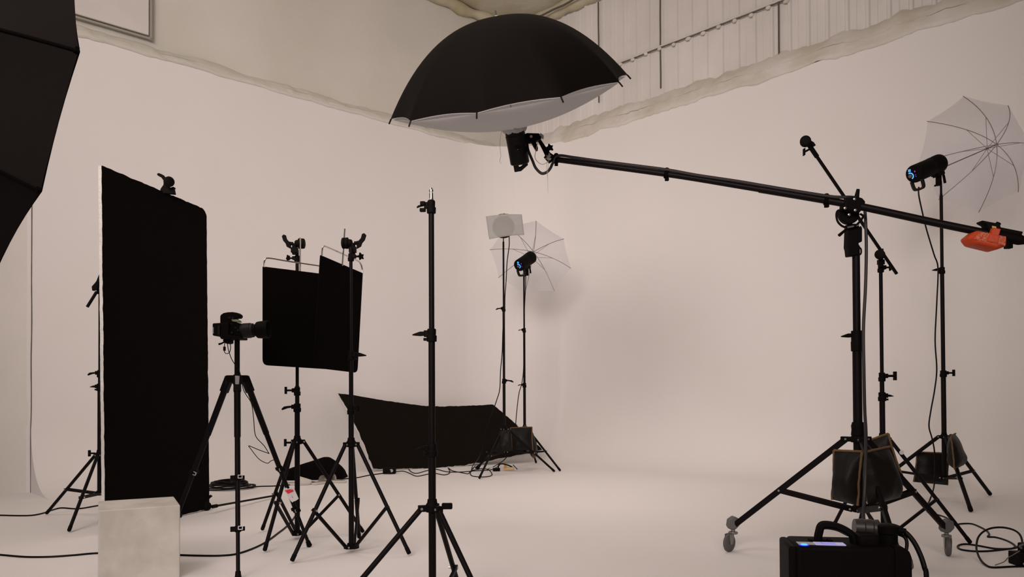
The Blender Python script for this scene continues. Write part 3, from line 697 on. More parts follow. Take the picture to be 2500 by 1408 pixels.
def caster(f, c3, turn, d):       # socket, stem, fork, wheel
    f = V(f); w = V((f.x, f.y, .052)); dv = V(d).normalized(); ax_ = cdir(turn)      # wheel axle direction
    off = ax_.cross(UZ)*.040; wc = V((f.x+off.x, f.y+off.y, .052))
    m = MB(); top = V((f.x, f.y, .155)); m.prism([(-.036, -.008), (-.03, .03), (.0, .05), (.03, .038), (.036, .0), (.012, -.026), (-.024, -.026)], top-UZ*.002, UX, UZ, UY, .046)
    o = m.build('caster', 'caster_grey', bs_, bevel=.006); lab(o, 'grey caster')
    m = MB(); m.lathe(V((f.x, f.y, .098)), UZ, [(0, .026), (.014, .026), (.018, .012), (.036, .011)], 18)
    for q in (-1, 1):
        fwd = ax_.cross(UZ)
        m.prism([(-.024, .052), (.018, .052), (.020, .028), (.012, -.008), (-.008, -.010), (-.022, .02)], wc+ax_*(.017*q), fwd, UZ, ax_, .003)
    m.box(V((f.x, f.y, .103)), (.036, .05, .008), (ax_, ax_.cross(UZ), UZ)); lab(m.build('fork', 'caster_metal', o, bevel=.001), 'metal fork')
    m = MB(); m.lathe(wc-ax_*.014, ax_, [(0, .030), (.002, .046), (.007, .052), (.021, .052), (.026, .046), (.028, .030)], 32); lab(m.build('wheel', 'tyre_grey', o), 'grey rubber wheel')
    m = MB(); m.lathe(wc-ax_*.017, ax_, [(0, .008), (.003, .010), (.004, .028), (.030, .028), (.031, .010), (.034, .008)], 22); lab(m.build('wheel_hub', 'caster_metal', o), 'pale hub')
caster((1.290, 4.570, 0), 0, -48, (-1, 0, 0)); caster((2.468, 4.440, 0), 0, -20, (1, 0, 0)); caster((1.74, 3.475, 0), 0, 80, (0, -1, 0))
# head casting
def PB(x, y, o=0.0): return P(x, y, YB+o)
def outl(pts, Yc, th, name, mt, par, bevel=.002):
    ref = P(pts[0][0], pts[0][1], Yc); q = [P(x, y, Yc) for x, y in pts]
    m = MB(); m.rings([[p+UY*(th*s_) for p in q] for s_ in (-.5, .5)]); return m.build(name, mt, par, bevel=bevel)
outl([(2066, 548), (2092, 548), (2093, 556), (2100, 556), (2100, 592), (2091, 594), (2092, 598), (2094, 624), (2068, 627), (2066, 610), (2064, 604)], YB, .055, 'head_socket', 'black_plastic', bs_, .006)
m = MB(); m.path(crv([PB(2090, 598), PB(2096, 602), PB(2102, 608), PB(2102, 618), PB(2098, 622), PB(2092, 623)], 4), .0045, 8)
m.tube(PB(2101, 552), PB(2102, 582), .004); m.build('safety_catch', 'black_plastic', bs_)
m = MB(); pc = PB(2072, 523, -.03); m.lathe(pc+UY*.02, -UY, [(0, .05), (.004, .053), (.03, .053), (.034, .048)], 32); pd = m.build('pivot_disc', 'black_plastic', bs_)
outl([(2063, 488), (2083, 483), (2098, 487), (2106, 496), (2100, 512), (2092, 522), (2064, 516), (2055, 510), (2056, 500)], YB-.06, .075, 'boom_clamp', 'black_plastic', bs_, .006)
m = MB()
for x, y in ((2086, 486), (2063, 508), (2088, 513), (2073, 524)):
    lab(MB().lathe(P(x, y, YB-.100 if y != 524 else YB-.064), -UY, [(0, .0075), (.004, .0075), (.006, .004)], 14).build('bolt', 'rivet', bs_), 'bright bolt head')
m = MB(); m.path(crv([PB(2058, 514, -.05), PB(2046, 514, -.05), PB(2042, 524, -.05), PB(2045, 540, -.05), PB(2055, 551, -.05), PB(2068, 556, -.05)], 5), .006, 8)
m.path(crv([PB(2100, 522, -.05), PB(2107, 527, -.05), PB(2103, 536, -.05), PB(2092, 548, -.05), PB(2084, 552, -.05)], 5), .006, 8); m.build('guide_ring', 'black_plastic', bs_)
m = MB(); m.path([PB(2091, 484, -.04), PB(2095, 462, -.04)], [.014, .009], 8); m.build('clamp_lever', 'black_plastic', bs_)
m = MB(); m.path([PB(2070, 556, -.03), PB(2049, 574, -.06)], [.006, .009], 8); m.build('tilt_lever', 'black_plastic', bs_)
m = MB(); m.tube(PB(2064, 556, -.05), PB(2097, 549, -.05), .0045); lab(m.build('cross_bolt', 'rivet', bs_), 'bare steel rod')
BA = P(1350, 388, 4.60); BZ = P(2478, 581, 3.82)
BPX = [(1350, 388), (1628, 425), (1820, 456), (2018, 489), (2120, 508), (2300, 547), (2478, 583)]
def boom_y(x):
    for (x0, y0), (x1, y1) in zip(BPX, BPX[1:]):
        if x <= x1 or x1 == 2478: return y0+(y1-y0)*(x-x0)/(x1-x0)
def boom_at(x, dy=0.0): return P(x, boom_y(x)+dy, BA.y+(BZ.y-BA.y)*(x-1350)/(2478-1350))
BZ = boom_at(2478); bdir = (boom_at(2478)-boom_at(2300)).normalized()
m = MB(); bp = crv([boom_at(x) for x, y in BPX], 6); m.path(bp[:26], .0165, 20); m.build('boom_arm', 'black_metal', bs_)
m = MB(); m.path(bp[13:], .0195, 20); ba2 = m.build('boom_tube', 'black_metal', bs_)
m = MB(); m.lathe(BZ-bdir*.10, bdir, [(0, .024), (.05, .027), (.12, .026), (.16, .012), (.18, .010)], 18)
e = BZ-bdir*.04; m.box(e+UZ*.03, (.13, .03, .02), (bdir, UY, bdir.cross(UY))); m.tube(e-bdir*.05+UZ*.03, e-bdir*.03+UZ*.065, .012); m.box(e-UZ*.035+bdir*.01, (.03, .03, .04)); m.build('end_handle', 'black_plastic', bs_, bevel=.003)
m = MB(); b0 = P(2418, 556, 3.86); m.prism([(-.05, .022), (.03, .022), (.035, .0), (.02, -.03), (-.02, -.03), (-.03, .004), (-.052, .012)], b0, bdir, UZ, UY, .05); o = m.build('hook_clamp', 'black_plastic', bs_, bevel=.004)
m = MB(); m.box(P(2427, 556, 3.83), (.018, .003, .016), (bdir, UY, UZ)); lab(m.build('label', 'yellow_label', o), 'yellow label')
# swivel at the strobe end
m = MB(); m.path([P(1352, 388, 4.6), P(1338, 378, 4.6), P(1326, 358, 4.58), P(1317, 343, 4.58)], [.020, .019, .013, .011], 12); m.tube(P(1333, 380, 4.58), P(1345, 394, 4.6), .017)
m.path([P(1334, 366, 4.6), P(1341, 362, 4.6)], .006, 6); kn = basis(UY)
m2 = MB(); knob_star(m2, P(1334, 366, 4.58), (P(1346, 358, 4.55)-P(1334, 366, 4.58)), 1.0)
sw = m.build('swivel', 'black_plastic', bs_); m2.build('knob', 'black_plastic', sw)
m = MB()
for k in range(14):
    q = P(1338+random.uniform(-5, 5), 385+random.uniform(-6, 7), 4.585); d_ = V((random.uniform(-1, 1), random.uniform(-.3, .3), random.uniform(-1, 1))).normalized()
    m.path([q-d_*.010-UY*.02, q-UY*.026, q+d_*.010-UY*.02], .0020, 5)
st = crv([P(1340, 385, 4.57), P(1339, 400, 4.57), P(1337, 430, 4.57), P(1338, 471, 4.57)], 5)
m.path(st, .0012, 5); m.path(crv([P(1340, 390, 4.57), P(1335, 402, 4.57), P(1337, 440, 4.57)], 5), .0012, 5)
m.path(crv([P(1336, 396, 4.57), P(1325, 401, 4.57), P(1314, 396, 4.57), P(1306, 384, 4.57), P(1309, 365, 4.57), P(1313, 345, 4.57)], 5), .0018, 5)
tag(m.build('white_string', 'string_white', None), 'white string tied round the boom tip, one end dangling', 'string')
m = MB(); m.path(crv([P(1236, 309, 4.50), P(1226, 318, 4.48), P(1221, 340, 4.48), P(1221, 365, 4.48), P(1223, 380, 4.48), P(1220, 392, 4.48), P(1224, 399, 4.48)], 5), .0010, 5); tag(m.build('loose_string', 'string_white', None), 'fine loose string dangling left of the boom strobe', 'string')
# orange weight
t = thing('counterweight', 'orange weight hanging from the right end of the boom', 'weight', P(2400, 590, 3.86))
U_ = bdir; Wd = UY; c = P(2399, 591, 3.84); N_ = U_.cross(Wd).normalized(); N_ = N_ if N_.z > 0 else -N_
m = MB(); pr = [(-.086, -.004), (-.058, .040), (.076, .040), (.088, -.006), (.052, -.034), (-.056, -.030)]
m.rings([[c+U_*a*q+N_*b*q+Wd*w for a, b in pr] for q, w in ((.78, -.055), (1, -.035), (1, .035), (.78, .055))]); m.build('pouch', 'orange_vinyl', t, bevel=.008)
m = MB(); m.rings([[c+U_*a+N_*b+Wd*w for a, b in ((-.066, -.012), (-.050, .032), (.062, .032), (.070, -.012))] for w in (-.0575, -.054)]); lab(m.build('worn_panel', 'orange_worn', t), 'shiny worn orange panel')
m = MB(); m.box(c+U_*.014+N_*.034-Wd*.048, (.034, .024, .060), (U_, Wd, N_)); m.box(c+U_*.012+N_*.010-Wd*.058, (.046, .008, .040), (U_, Wd, N_)); m.build('strap', 'orange_vinyl', t, bevel=.004)

# boom strobe
t = thing('studio_strobe', 'black strobe head pointing up into the boom umbrella', 'studio light', BUC-bn*.43, 'battery studio strobes')
q0 = BUC-bn*.385; q1 = BUC-bn*.180; r = .059
m = MB(); m.lathe(q0, bn, [(0, r*.9), (.006, r*.97), (.15, r), (.165, r*1.03), (.168, r*.99), (.20, r*1.0), (.21, r*.96)], 40); m.build('housing', 'dark_plastic', t, ang=30)
sx_ = (UX-bn*UX.dot(bn)).normalized(); sy_ = bn.cross(sx_)
m = MB(); hb = q0-bn*.0
for q in (-.022, .022): m.prism([(-.042, .02), (-.040, -.040), (.000, -.040), (.046, -.012), (.046, .02), (.030, .02), (.030, -.002), (.0, -.020), (-.010, -.020), (-.010, .02)], hb+sy_*q, sx_, bn, sy_, .012)
m.build('handle', 'dark_plastic', t, bevel=.003)
m = MB(); vd = (O-q0); vd = (vd-bn*vd.dot(bn)).normalized()
bc = q0+bn*.10+vd*(r*.99); e_ = bn.cross(vd)
m.path(crv([bc+e_*(.013*math.cos(a))+bn*(.013*math.sin(a)) for a in [math.radians(x) for x in range(0, 190, 20)]], 2), .0018, 6); m.ell(bc-bn*.004, .006, .006, .006); m.build('port', 'black_plastic', t)
lab(MB().ell(bc-bn*.007+vd*.005, .003, .003, .003).build('pin', 'rivet', t), 'tiny bright pin')
pb = q0+bn*.135+sx_*(r*1.0)
m = MB(); m.tube(pb-sx_*.02, pb+sx_*.02, .030, n=20); m.prism([(0, .030), (.075, .028), (.09, .014), (.088, -.004), (.055, -.018), (.068, -.05), (.070, -.066), (.058, -.070), (.030, -.022), (0, -.026)], pb, UX, UZ, UY, .040)
br = m.build('bracket', 'black_plastic', t, bevel=.003)
m = MB(); m.lathe(pb+sx_*.03-UY*.02+UZ*.002, -UY, [(0, .008), (.006, .008)], 12); lab(m.build('bolt', 'rivet', br), 'bright bolt')
m = MB(); m.path([pb+V((.082, -.022, .022)), pb+V((.097, -.022, .010)), pb+V((.096, -.022, -.006))], .008, 8); lab(m.build('bracket_cap', 'silver_badge', br), 'pale grey cap')

# ================================================================== CAMERA TRIPOD AND CAMERA
XT, YT = -1.545, 4.374; z = Z(XT, YT)
t = thing('camera_tripod', 'black camera tripod with grey lever locks, between the board and the flags', 'tripod', (XT, YT, 0))
tf = [(-1.231, 4.73), (-2.006, 4.46), (-1.383, 3.93)]
m = MB(); m.tube((XT, YT, z(930)), (XT, YT, z(826)), .0145, n=20); m.build('centre_column', 'black_metal', t)
c = V((XT, YT, z(926))); m = MB(); m.lathe(c-UZ*.03, UZ, [(0, .022), (.02, .030), (.045, .032), (.05, .024), (.058, .020)], 24)
for x, y in tf:
    d = V((x-XT, y-YT, 0)).normalized(); m.box(c+d*.035+UZ*.004, (.05, .036, .040), (d, d.cross(UZ), UZ))
hub = m.build('tripod_shoulder', 'black_plastic', t, bevel=.005)
m = MB(); fd = V((tf[2][0]-XT, tf[2][1]-YT, 0)).normalized(); m.prism([(-.011, -.024), (.009, -.024), (.012, .022), (-.012, .024)], c+fd*.085-UZ*.004, fd.cross(UZ)*-1, UZ, fd, .006); lab(m.build('badge', 'silver_badge', hub, bevel=.002), 'pale silver badge plate')
for k, (x, y) in enumerate(tf):
    d = V((x-XT, y-YT, 0)).normalized(); top = c+d*.052; ft_ = V((x, y, .006)); ax = (ft_-top).normalized(); L = (ft_-top).length; sd = d.cross(UZ)
    m = MB(); m.lathe(top, ax, [(0, .014), (.01, .020), (.07, .021), (.08, .0175), (L*.31, .0170), (L*.31+.002, .0145), (L*.52, .0145)], 20)
    m.box(top+ax*.03, (.034, .040, .09), (sd, ax.cross(sd), ax)); lg = m.build('leg', 'black_metal', t, bevel=.002)
    MB().tube(top+ax*L*.51, top+ax*L*.77, .0125, n=16).build('leg_section', 'black_metal', lg)
    MB().tube(top+ax*L*.76, ft_-ax*.03, .0100, n=16).build('leg_section', 'black_metal', lg)
    for f_ in (.52, .77):
        p = top+ax*(L*f_); m = MB(); m.lathe(p-ax*.014, ax, [(0, .018), (.026, .018), (.030, .015)], 16)
        pr_ = ax.cross(sd)
        o_ = d if k == 2 else sd*(1 if k == 0 else -1)
        m.box(p-sd*.020, (.030, .020, .020), (sd, pr_, ax)); m.box(p+sd*.022, (.030, .022, .024), (sd, pr_, ax)); q = m.build('leg_lock', 'black_plastic', lg, bevel=.003)
        m = MB(); fo = d if k == 2 else V((0, -1, 0)); fo = (fo-ax*fo.dot(ax)).normalized(); su = ax.cross(fo)
        sg_ = -1 if su.x < 0 else 1
        cp = p+fo*.0195+su*(.012*sg_)
        for a_, b_ in (((-.010, 0), (.004, .018)), ((.010, 0), (.004, .018)), ((0, .008), (.020, .004)), ((0, -.008), (.020, .004))):
            m.box(cp+su*a_[0]+ax*a_[1], (b_[0], .005, b_[1]), (su, fo, ax))
        lab(m.build('lever_trim', 'silver_badge', q, smooth=False), 'pale grey lever trim')
    MB().lathe(ft_-ax*.035, ax, [(0, .013), (.02, .015), (.03, .017), (.037, .012)], 14).build('rubber_foot', 'black_plastic', lg)
cm = thing('photo_camera', 'black digital camera on the tripod, its lens pointing right', 'camera', (XT, YT, z(832)))
def CP(x, y, dy=0.0): return P(x, y, YT+dy)
def ext(pts, y0, y1, name, mt, par, bevel=.004):
    m = MB(); m.rings([[P(x, y, YT)+UY*o for x, y in pts] for o in (y0, y1)]); return m.build(name, mt, par, bevel=bevel)
ext([(544, 790), (545, 822), (549, 829), (594, 829), (595, 824), (566, 818), (568, 790)], -.060, .070, 'camera_body', 'black_plastic', cm)
ext([(556, 792), (558, 829), (594, 829), (596, 823), (590, 800), (586, 788)], -.040, .050, 'front_grip', 'black_plastic', cm)
ext([(542, 773), (544, 769), (550, 765), (560, 763), (572, 762.5), (582, 764), (588, 768), (589, 773), (586, 777), (580, 777), (576, 780), (574, 788), (574, 792), (542, 792)], -.030, .032, 'viewfinder_hump', 'black_plastic', cm)
ext([(528, 794), (529, 791), (545, 790), (546, 821), (530, 821), (528, 818)], -.056, .040, 'rear_screen', 'black_plastic', cm, .003)
m = MB(); m.box(P(530.5, 808, YT)+V((-.001, -.058, 0)), (.006, .004, .036)); lab(m.build('screen_edge', 'silver_badge', cm), 'grey screen edge')
ext([(571, 781), (585, 781), (590, 786), (586, 787), (574, 786)], -.042, .01, 'top_dial', 'green_label', cm, .001)
lx = (P(640, 804, YT)-P(575, 808, YT)); lx = V((lx.x, .0, lx.z)).normalized()
l0 = P(586, 808, YT); m = MB(); k_ = YT/F
m.lathe(l0, lx, [(0, 17*k_), (8*k_, 17.5*k_), (9*k_, 18.5*k_), (26*k_, 18.5*k_), (27*k_, 17.5*k_), (33*k_, 17*k_), (35*k_, 12*k_), (38*k_, 11*k_)], 36); m.build('lens', 'dark_plastic', cm)
m = MB(); m.lathe(l0+lx*36*k_, lx, [(0, 12*k_), (2*k_, 15*k_), (7*k_, 20*k_), (14*k_, 21*k_), (34*k_, 22*k_), (34*k_, 20.5*k_), (12*k_, 16*k_), (3*k_, 5*k_)], 36); m.build('lens_hood', 'black_plastic', cm)
for bx_, by_ in ((560, 775), (568, 776), (575, 800), (581, 806), (566, 812)):
    MB().lathe(P(bx_, by_, YT-.058), -UY, [(0, .006), (.004, .0055)], 12).build('button', 'dark_plastic', cm)
m = MB(); m.box(P(536, 806, YT-.058), (.020, .004, .050)); m.build('side_door', 'dark_plastic', cm, bevel=.002)
m = MB(); q = P(571, 822, YT)+V((0, -.046, 0)); m.box(q, (18*k_, .003, .0035)); lab(m.build('red_mark', 'red_band', cm), 'dull red band')
ext([(548, 829), (566, 829), (566, 838), (558, 840), (550, 836)], -.03, .03, 'quick_plate', 'black_plastic', cm)
m = MB(); m.path([P(550, 833, YT-.03), P(541, 838, YT-.05), P(534, 840, YT-.05)], [.004, .005, .006], 8); m.build('plate_lever', 'black_plastic', cm)
m = MB(); m.path(crv([P(549, 836, YT-.045), P(548, 843, YT-.05), P(548, 858, YT-.05), P(553, 863, YT-.05), P(560, 860, YT-.05), P(563, 850, YT-.05), P(562, 838, YT-.045)], 5), .0022, 6); m.tube(P(548, 846, YT-.05), P(548, 856, YT-.05), .007)
tag(m.build('camera_cable', 'cable_black', None), 'short looped cable with a bead, hanging under the camera', 'cable')
m = MB(); m.path(crv([P(555, 838, YT-.045), P(558, 855, YT-.05), P(565, 875, YT-.04), P(574, 890, YT-.03), P(584, 905, YT-.03), P(589, 925, YT-.05), P(594, 950, YT-.06), P(602, 965, YT-.06), P(614, 985, YT-.06), P(619, 1020, YT), P(622, 1055, YT), P(628, 1070, YT), P(645, 1088, YT), P(655, 1104, YT+.05), P(655, 1106, YT+.05), P(630, 1097, YT), P(608, 1088, YT), P(612, 1095, YT), P(630, 1118, YT), P(645, 1128, YT), P(655, 1130, YT+.08), P(663, 1124, YT+.1), P(680, 1122, YT+.12), P(681, 1140, YT+.14)], 5), .0023, 6)
tag(m.build('tether_cable', 'cable_black', None), 'long thin cable looping down the right leg of the camera tripod', 'cable')
# tag on the tripod leg
tt = thing('paper_tag', 'white and red paper tag fixed to a leg of the camera tripod', 'tag', P(706, 1205, 4.45))
def tl3(pts, Yc, name, mt, par, th=.003):
    m = MB(); m.rings([[P(x, y, Yc)+UY*o for x, y in pts] for o in (0, th)]); return m.build(name, mt, par, smooth=False)
tl3([(694, 1197), (698, 1190), (703, 1193), (712, 1187), (717, 1190), (729, 1217), (722, 1222), (716, 1224), (714, 1226), (709, 1222)], 4.42, 'card', 'tag_white', tt)
lab(tl3([(695, 1197), (706, 1194), (715, 1195), (717, 1199), (703, 1205)], 4.417, 'red_panel', 'tag_red', tt, .002), 'red panel')
lab(tl3([(711, 1209), (715, 1214), (714, 1215)], 4.417, 'dark_mark', 'tag_red', tt, .002), 'thin dark red mark')

# ================================================================== SOFTBOX (upper left)
scx = V((-1.60, 2.47, 1.85)); n = V((.64, .747, -.18)).normalized(); R_ = .62
b = V((-.27, 0, -.963)); b = (b-n*b.dot(n)).normalized(); a = n.cross(b); a = a if a.y < 0 else -a
t = thing('octagonal_softbox', 'large black octagonal softbox in the upper left corner', 'softbox', scx)
rim = [scx+(a*math.cos(math.radians(-67.5+45*k))+b*math.sin(math.radians(-67.5+45*k)))*R_ for k in range(8)]
def fix(k, x, y): rim[k] = P(x, y, rim[k].y)
fix(0, 180, -110); fix(1, 192, 125); fix(2, 99, 466); fix(3, -14, 664)
apx = scx-n*.70
def rib_pt(k, s_):
    s_ = max(0, s_); e = rim[k]; r0_ = apx+(e-apx).normalized()*.07
    p = r0_.lerp(e, s_); o = (e-scx).normalized(); return p+o*(.075*math.sin(s_*math.pi)**1.0*(1))
def sof(k):
    def fn(u, v):
        p = rib_pt(k, v).lerp(rib_pt((k+1) % 8, v), u); mid = 4*u*(1-u); cen = apx.lerp(scx, v)
        return p-(p-cen).normalized()*(.030*mid*math.sin(v*math.pi*.9)) - n*0
    return fn
for k in range(8):
    m = MB(); m.grid(sof(k), 10, 18); m.build('panel', 'softbox_black', t, ang=80)
for k in range(8):
    m = MB(); m.path([rib_pt(k, i/16)+(rim[k]-scx).normalized()*.002 for i in range(17)], .0045, 6)
    e = rim[k]; o_ = (e-scx).normalized(); m.box(e-n*.006, (.016, .010, .014), (o_, n, o_.cross(n))); m.build('seam', 'black_fabric', t)
m = MB(); ring = [p for k in range(8) for p in [rim[k].lerp(rim[(k+1) % 8], j/6)-(rim[k].lerp(rim[(k+1) % 8], j/6)-scx).normalized()*(.02*4*(j/6)*(1-j/6)) for j in range(6)]]
m.rings([ring, [p+n*.004 for p in ring]], caps=False); m.build('rim_band', 'black_fabric', t)
m = MB(); m.rings([ring, [scx+n*.004+(p-scx)*.02 for p in ring]], caps=True); lab(m.build('front_diffuser', 'diffuser_cloth', t, ang=80), 'white front cloth')
MB().lathe(apx-n*.02, n, [(0, .08), (.05, .085), (.09, .07)], 24).build('speed_ring', 'black_metal', t)
MB().lathe(apx-n*.34, n, [(0, .06), (.01, .068), (.31, .068), (.33, .05)], 28).build('strobe_housing', 'black_plastic', t)
q = apx-n*.14
xs, ys = q.x, q.y
stand('light_stand', 'black stand supporting the octagonal softbox outside the left edge', xs, ys, [(xs-.5, ys+.1), (xs+.2, ys+.45), (xs+.16, ys-.5)], .6, [(.03, 1.0, .0165), (1.0, q.z-.03, .013)], [(1.0, .0165, 180, 'T', 1)], CG)

# ================================================================== SANDBAGS
def pouch(par, c, th, fold=.02, sd=0.0, trim=('top', 'left', 'right'), name='pouch', bulge=1.0):
    TL, TR, BR, BL = [V(q) for q in c]; n = (TR-TL).cross(BL-TL).normalized()
    if n.dot(O-TL) < 0: n = -n
    m = MB(); nu = nv = 18
    def base(u, v): return TL.lerp(TR, u).lerp(BL.lerp(BR, u), v)
    def ht(u, v):
        g = (1-abs(2*u-1)**3.2)*(1-abs(2*v-1)**3)
        return th*.5*g**.75*(.55+.6*v)*(1+.28*nz((u*2+sd, v*2, sd), 1.3))*bulge
    def f(sgn):
        def fn(u, v):
            p = base(u, v)+n*(ht(u, v)*sgn); w = nz((u*3, v*3, sd), 1)*fold
            inn = (base(.5, .5)-base(u, v)); sq = math.sin(v*math.pi)*.06
            return p+inn*sq*(1 if abs(u-.5) > .3 else 0.3)*0.8 + n*w*.4
        return fn
    m.grid(f(1), nu, nv); m.grid(f(-1), nu, nv); po = m.build(name, 'bag_vinyl', par, ang=80)
    eds = dict(top=[(i/18, 0) for i in range(19)], left=[(0, i/18) for i in range(19)], right=[(1, i/18) for i in range(19)], bottom=[(i/18, 1) for i in range(19)])
    m = MB(); ft = f(0)
    for e in trim:
        pts = [ft(*q)+n*.002 for q in eds[e]]; m.path([p+n*(nz((i*.4, sd, 2), 1)*.003) for i, p in enumerate(pts)], [.0062*(1+.2*nz((i*.7, sd, 0), 1)) for i in range(19)], 8)
    lab(m.build('binding', 'bag_binding', po), 'tan binding'); return po
BG = 'black sandbags with tan binding'
t = thing('sandbag', 'twin black sandbag with tan binding on the boom stand, nearest the power pack', 'sandbag', P(2110, 1240, 3.95), BG)
y1, y2 = 3.98, 3.86
pouch(t, (P(2036, 1099, y1), P(2105, 1102, y2), P(2094, 1234, y2), P(2032, 1219, y1)), .13, sd=1.0)
pouch(t, (P(2111, 1103, y2-.01), P(2170, 1090, y1), P(2199, 1214, y1), P(2118, 1236, y2-.01)), .14, sd=2.3, trim=('top',))
m = MB(); m.box(P(2107, 1112, 3.99), (.07, .05, .03)); m.build('strap', 'bag_vinyl', t, bevel=.004)
t = thing('sandbag', 'black sandbag behind the twin bag on the boom stand, its corner raised to the right', 'sandbag', P(2160, 1240, 4.35), BG)
pouch(t, (P(2088, 1086, 4.42), P(2169, 1058, 4.32), P(2204, 1164, 4.32), P(2105, 1200, 4.42)), .10, sd=5.0, trim=('top', 'right'))
m = MB(); m.box(P(2105, 1085, 4.38), (.06, .04, .03)); m.build('strap', 'bag_vinyl', t, bevel=.004)
t = thing('sandbag', 'twin black sandbag on the stand of the right umbrella light', 'sandbag', P(2290, 1190, 6.5), BG)
pouch(t, (P(2238, 1103, 6.72), P(2318, 1106, 6.70), P(2313, 1184, 6.70), P(2230, 1176, 6.72)), .10, sd=7.0, trim=('top', 'left', 'right'))
pouch(t, (P(2321, 1064, 6.14), P(2332, 1058, 6.40), P(2350, 1136, 6.40), P(2330, 1146, 6.14)), .13, sd=8.0, trim=('top', 'left'))
m = MB(); m.path([P(2318, 1104, 6.66), P(2316, 1080, 6.55), P(2322, 1064, 6.28)], .018, 8); m.build('strap', 'bag_vinyl', t)
t = thing('sandbag', 'twin black sandbag hanging between the two far light stands', 'sandbag', P(1275, 1110, 9.2), BG)
pouch(t, (P(1246, 1044, 9.02), P(1299, 1042, 9.02), P(1301, 1098, 8.98), P(1250, 1099, 8.98)), .10, sd=9.0)
pouch(t, (P(1298, 1050, 9.08), P(1302, 1062, 9.42), P(1306, 1116, 9.42), P(1301, 1118, 9.06)), .10, sd=10.0, trim=('left',))
m = MB(); m.path([P(1290, 1046, 9.06), P(1281, 1040, 9.2), P(1298, 1052, 9.3)], .014, 8); m.build('strap', 'bag_vinyl', t)
t = thing('sandbag', 'dull black sandbag on the left far stand, in front of the bowed board', 'sandbag', P(1225, 1110, 8.6), BG)
pouch(t, (P(1226, 1050, 8.66), P(1248, 1048, 8.62), P(1251, 1100, 8.58), P(1206, 1106, 8.62)), .10, sd=11.0, trim=())

# ================================================================== POWER PACK
t = thing('power_pack', 'black flash power pack with lit screen and carrying handle, bottom right', 'power pack', (1.5, 2.9, 0))
pa = math.radians(9); pu = V((math.cos(pa), -math.sin(pa), 0)); pw = V((math.sin(pa), math.cos(pa), 0))
pf = P(1944, 1332, 2.86); pf.z = zy(1332, pf.x, pf.y); PW_ = .345; PD_ = .21; PH_ = pf.z
def pk(x, y, zz): return V((pf.x, pf.y, 0))+pu*x+pw*y+UZ*zz
m = MB(); c = pk(PW_/2, PD_/2, PH_/2); m.box(c, (PW_, PD_, PH_), (pu, pw, UZ)); m.build('housing', 'black_plastic', t, bevel=.014)
m = MB(); m.box(pk(-.010, PD_/2, PH_/2+.002), (.030, PD_*.96, PH_-.012), (pu, pw, UZ)); m.build('side_cheek', 'black_plastic', t, bevel=.010)
m = MB(); m.rings([[pk(PW_-.004+x, y_, zz) for x, zz in ((0, 0.0), (.060, 0.0), (.060, PH_-.035), (.052, PH_-.012), (.030, PH_+.002), (0, PH_+.006))] for y_ in (.01, PD_-.01)]); m.build('battery', 'dark_plastic' if False else 'black_plastic', t, bevel=.006)
m = MB(); hp = [pk(.098, .10, PH_-.01), pk(.104, .10, PH_+.030), pk(.118, .10, PH_+.060), pk(.165, .09, PH_+.058), pk(.205, .075, PH_+.040), pk(.220, .07, PH_+.018), pk(.222, .07, PH_-.01)]
m.path(crv(hp, 6), .0125, 10); m.path([p+pw*.022 for p in crv(hp, 6)], .0125, 10); m.build('carry_handle', 'black_plastic', t)
m = MB(); m.path([p-UZ*.010+pw*.011-pu*.0 for p in crv(hp[1:5], 6)], .009, 8); lab(m.build('handle_grip', 'handle_green', t), 'grey green inner grip')
m = MB(); m.box(pk(.262, .07, PH_+.015), (.075, .09, .05), (pu, pw, UZ)); m.build('connector_block', 'black_plastic', t, bevel=.014)
m = MB(); m.lathe(pk(.235, .13, PH_+.050), pu+UZ*-.05, [(0, .032), (.03, .036), (.035, .033), (.06, .036), (.065, .033), (.085, .036), (.09, .028)], 24); lab(m.build('plug', 'grey_plug', t), 'grey ribbed plug')
m = MB(); m.box(pk(.055, .045, PH_+.0015), (.085, .05, .002), (pu, pw, UZ)); lab(m.build('control_panel', 'screen_dark', t, smooth=False), 'dim violet control panel')
m = MB(); m.box(pk(.125, .040, PH_+.003), (.105, .050, .003), (pu, pw, UZ)); lab(m.build('display', 'screen_light', t, smooth=False), 'pale lit display')
m = MB(); m.box(pk(.120, .036, PH_+.0048), (.050, .034, .001), (pu, pw, UZ)); lab(m.build('display_segment', 'screen_blue', t, smooth=False), 'blue lit display area')
m = MB()
for i in range(4):
    for j in range(2): m.box(pk(.075+.022*i, .098+.024*j, PH_+.004), (.016, .016, .008), (pu, pw, UZ))
m.build('button', 'black_plastic', t, bevel=.002)
m = MB(); m.ell(pk(.030, .012, PH_+.003), .013, .012, .004, ax=(pu, pw, UZ)); lab(m.build('indicator_light', 'led_cyan', t), 'glowing blue light')
m = MB(); m.ell(pk(.030, .012, PH_+.0005), .019, .014, .003, ax=(pu, pw, UZ)); lab(m.build('light_surround', 'led_blue', t), 'deep blue surround')
m = MB(); m.lathe(pk(.345, .09, PH_-.02), UZ, [(0, .032), (.055, .032), (.06, .036), (.085, .036), (.09, .028)], 22); m.tube(pk(.35, .09, PH_+.055), pk(.40, .07, PH_+.050), .014, .010); m.build('socket', 'black_plastic', t)

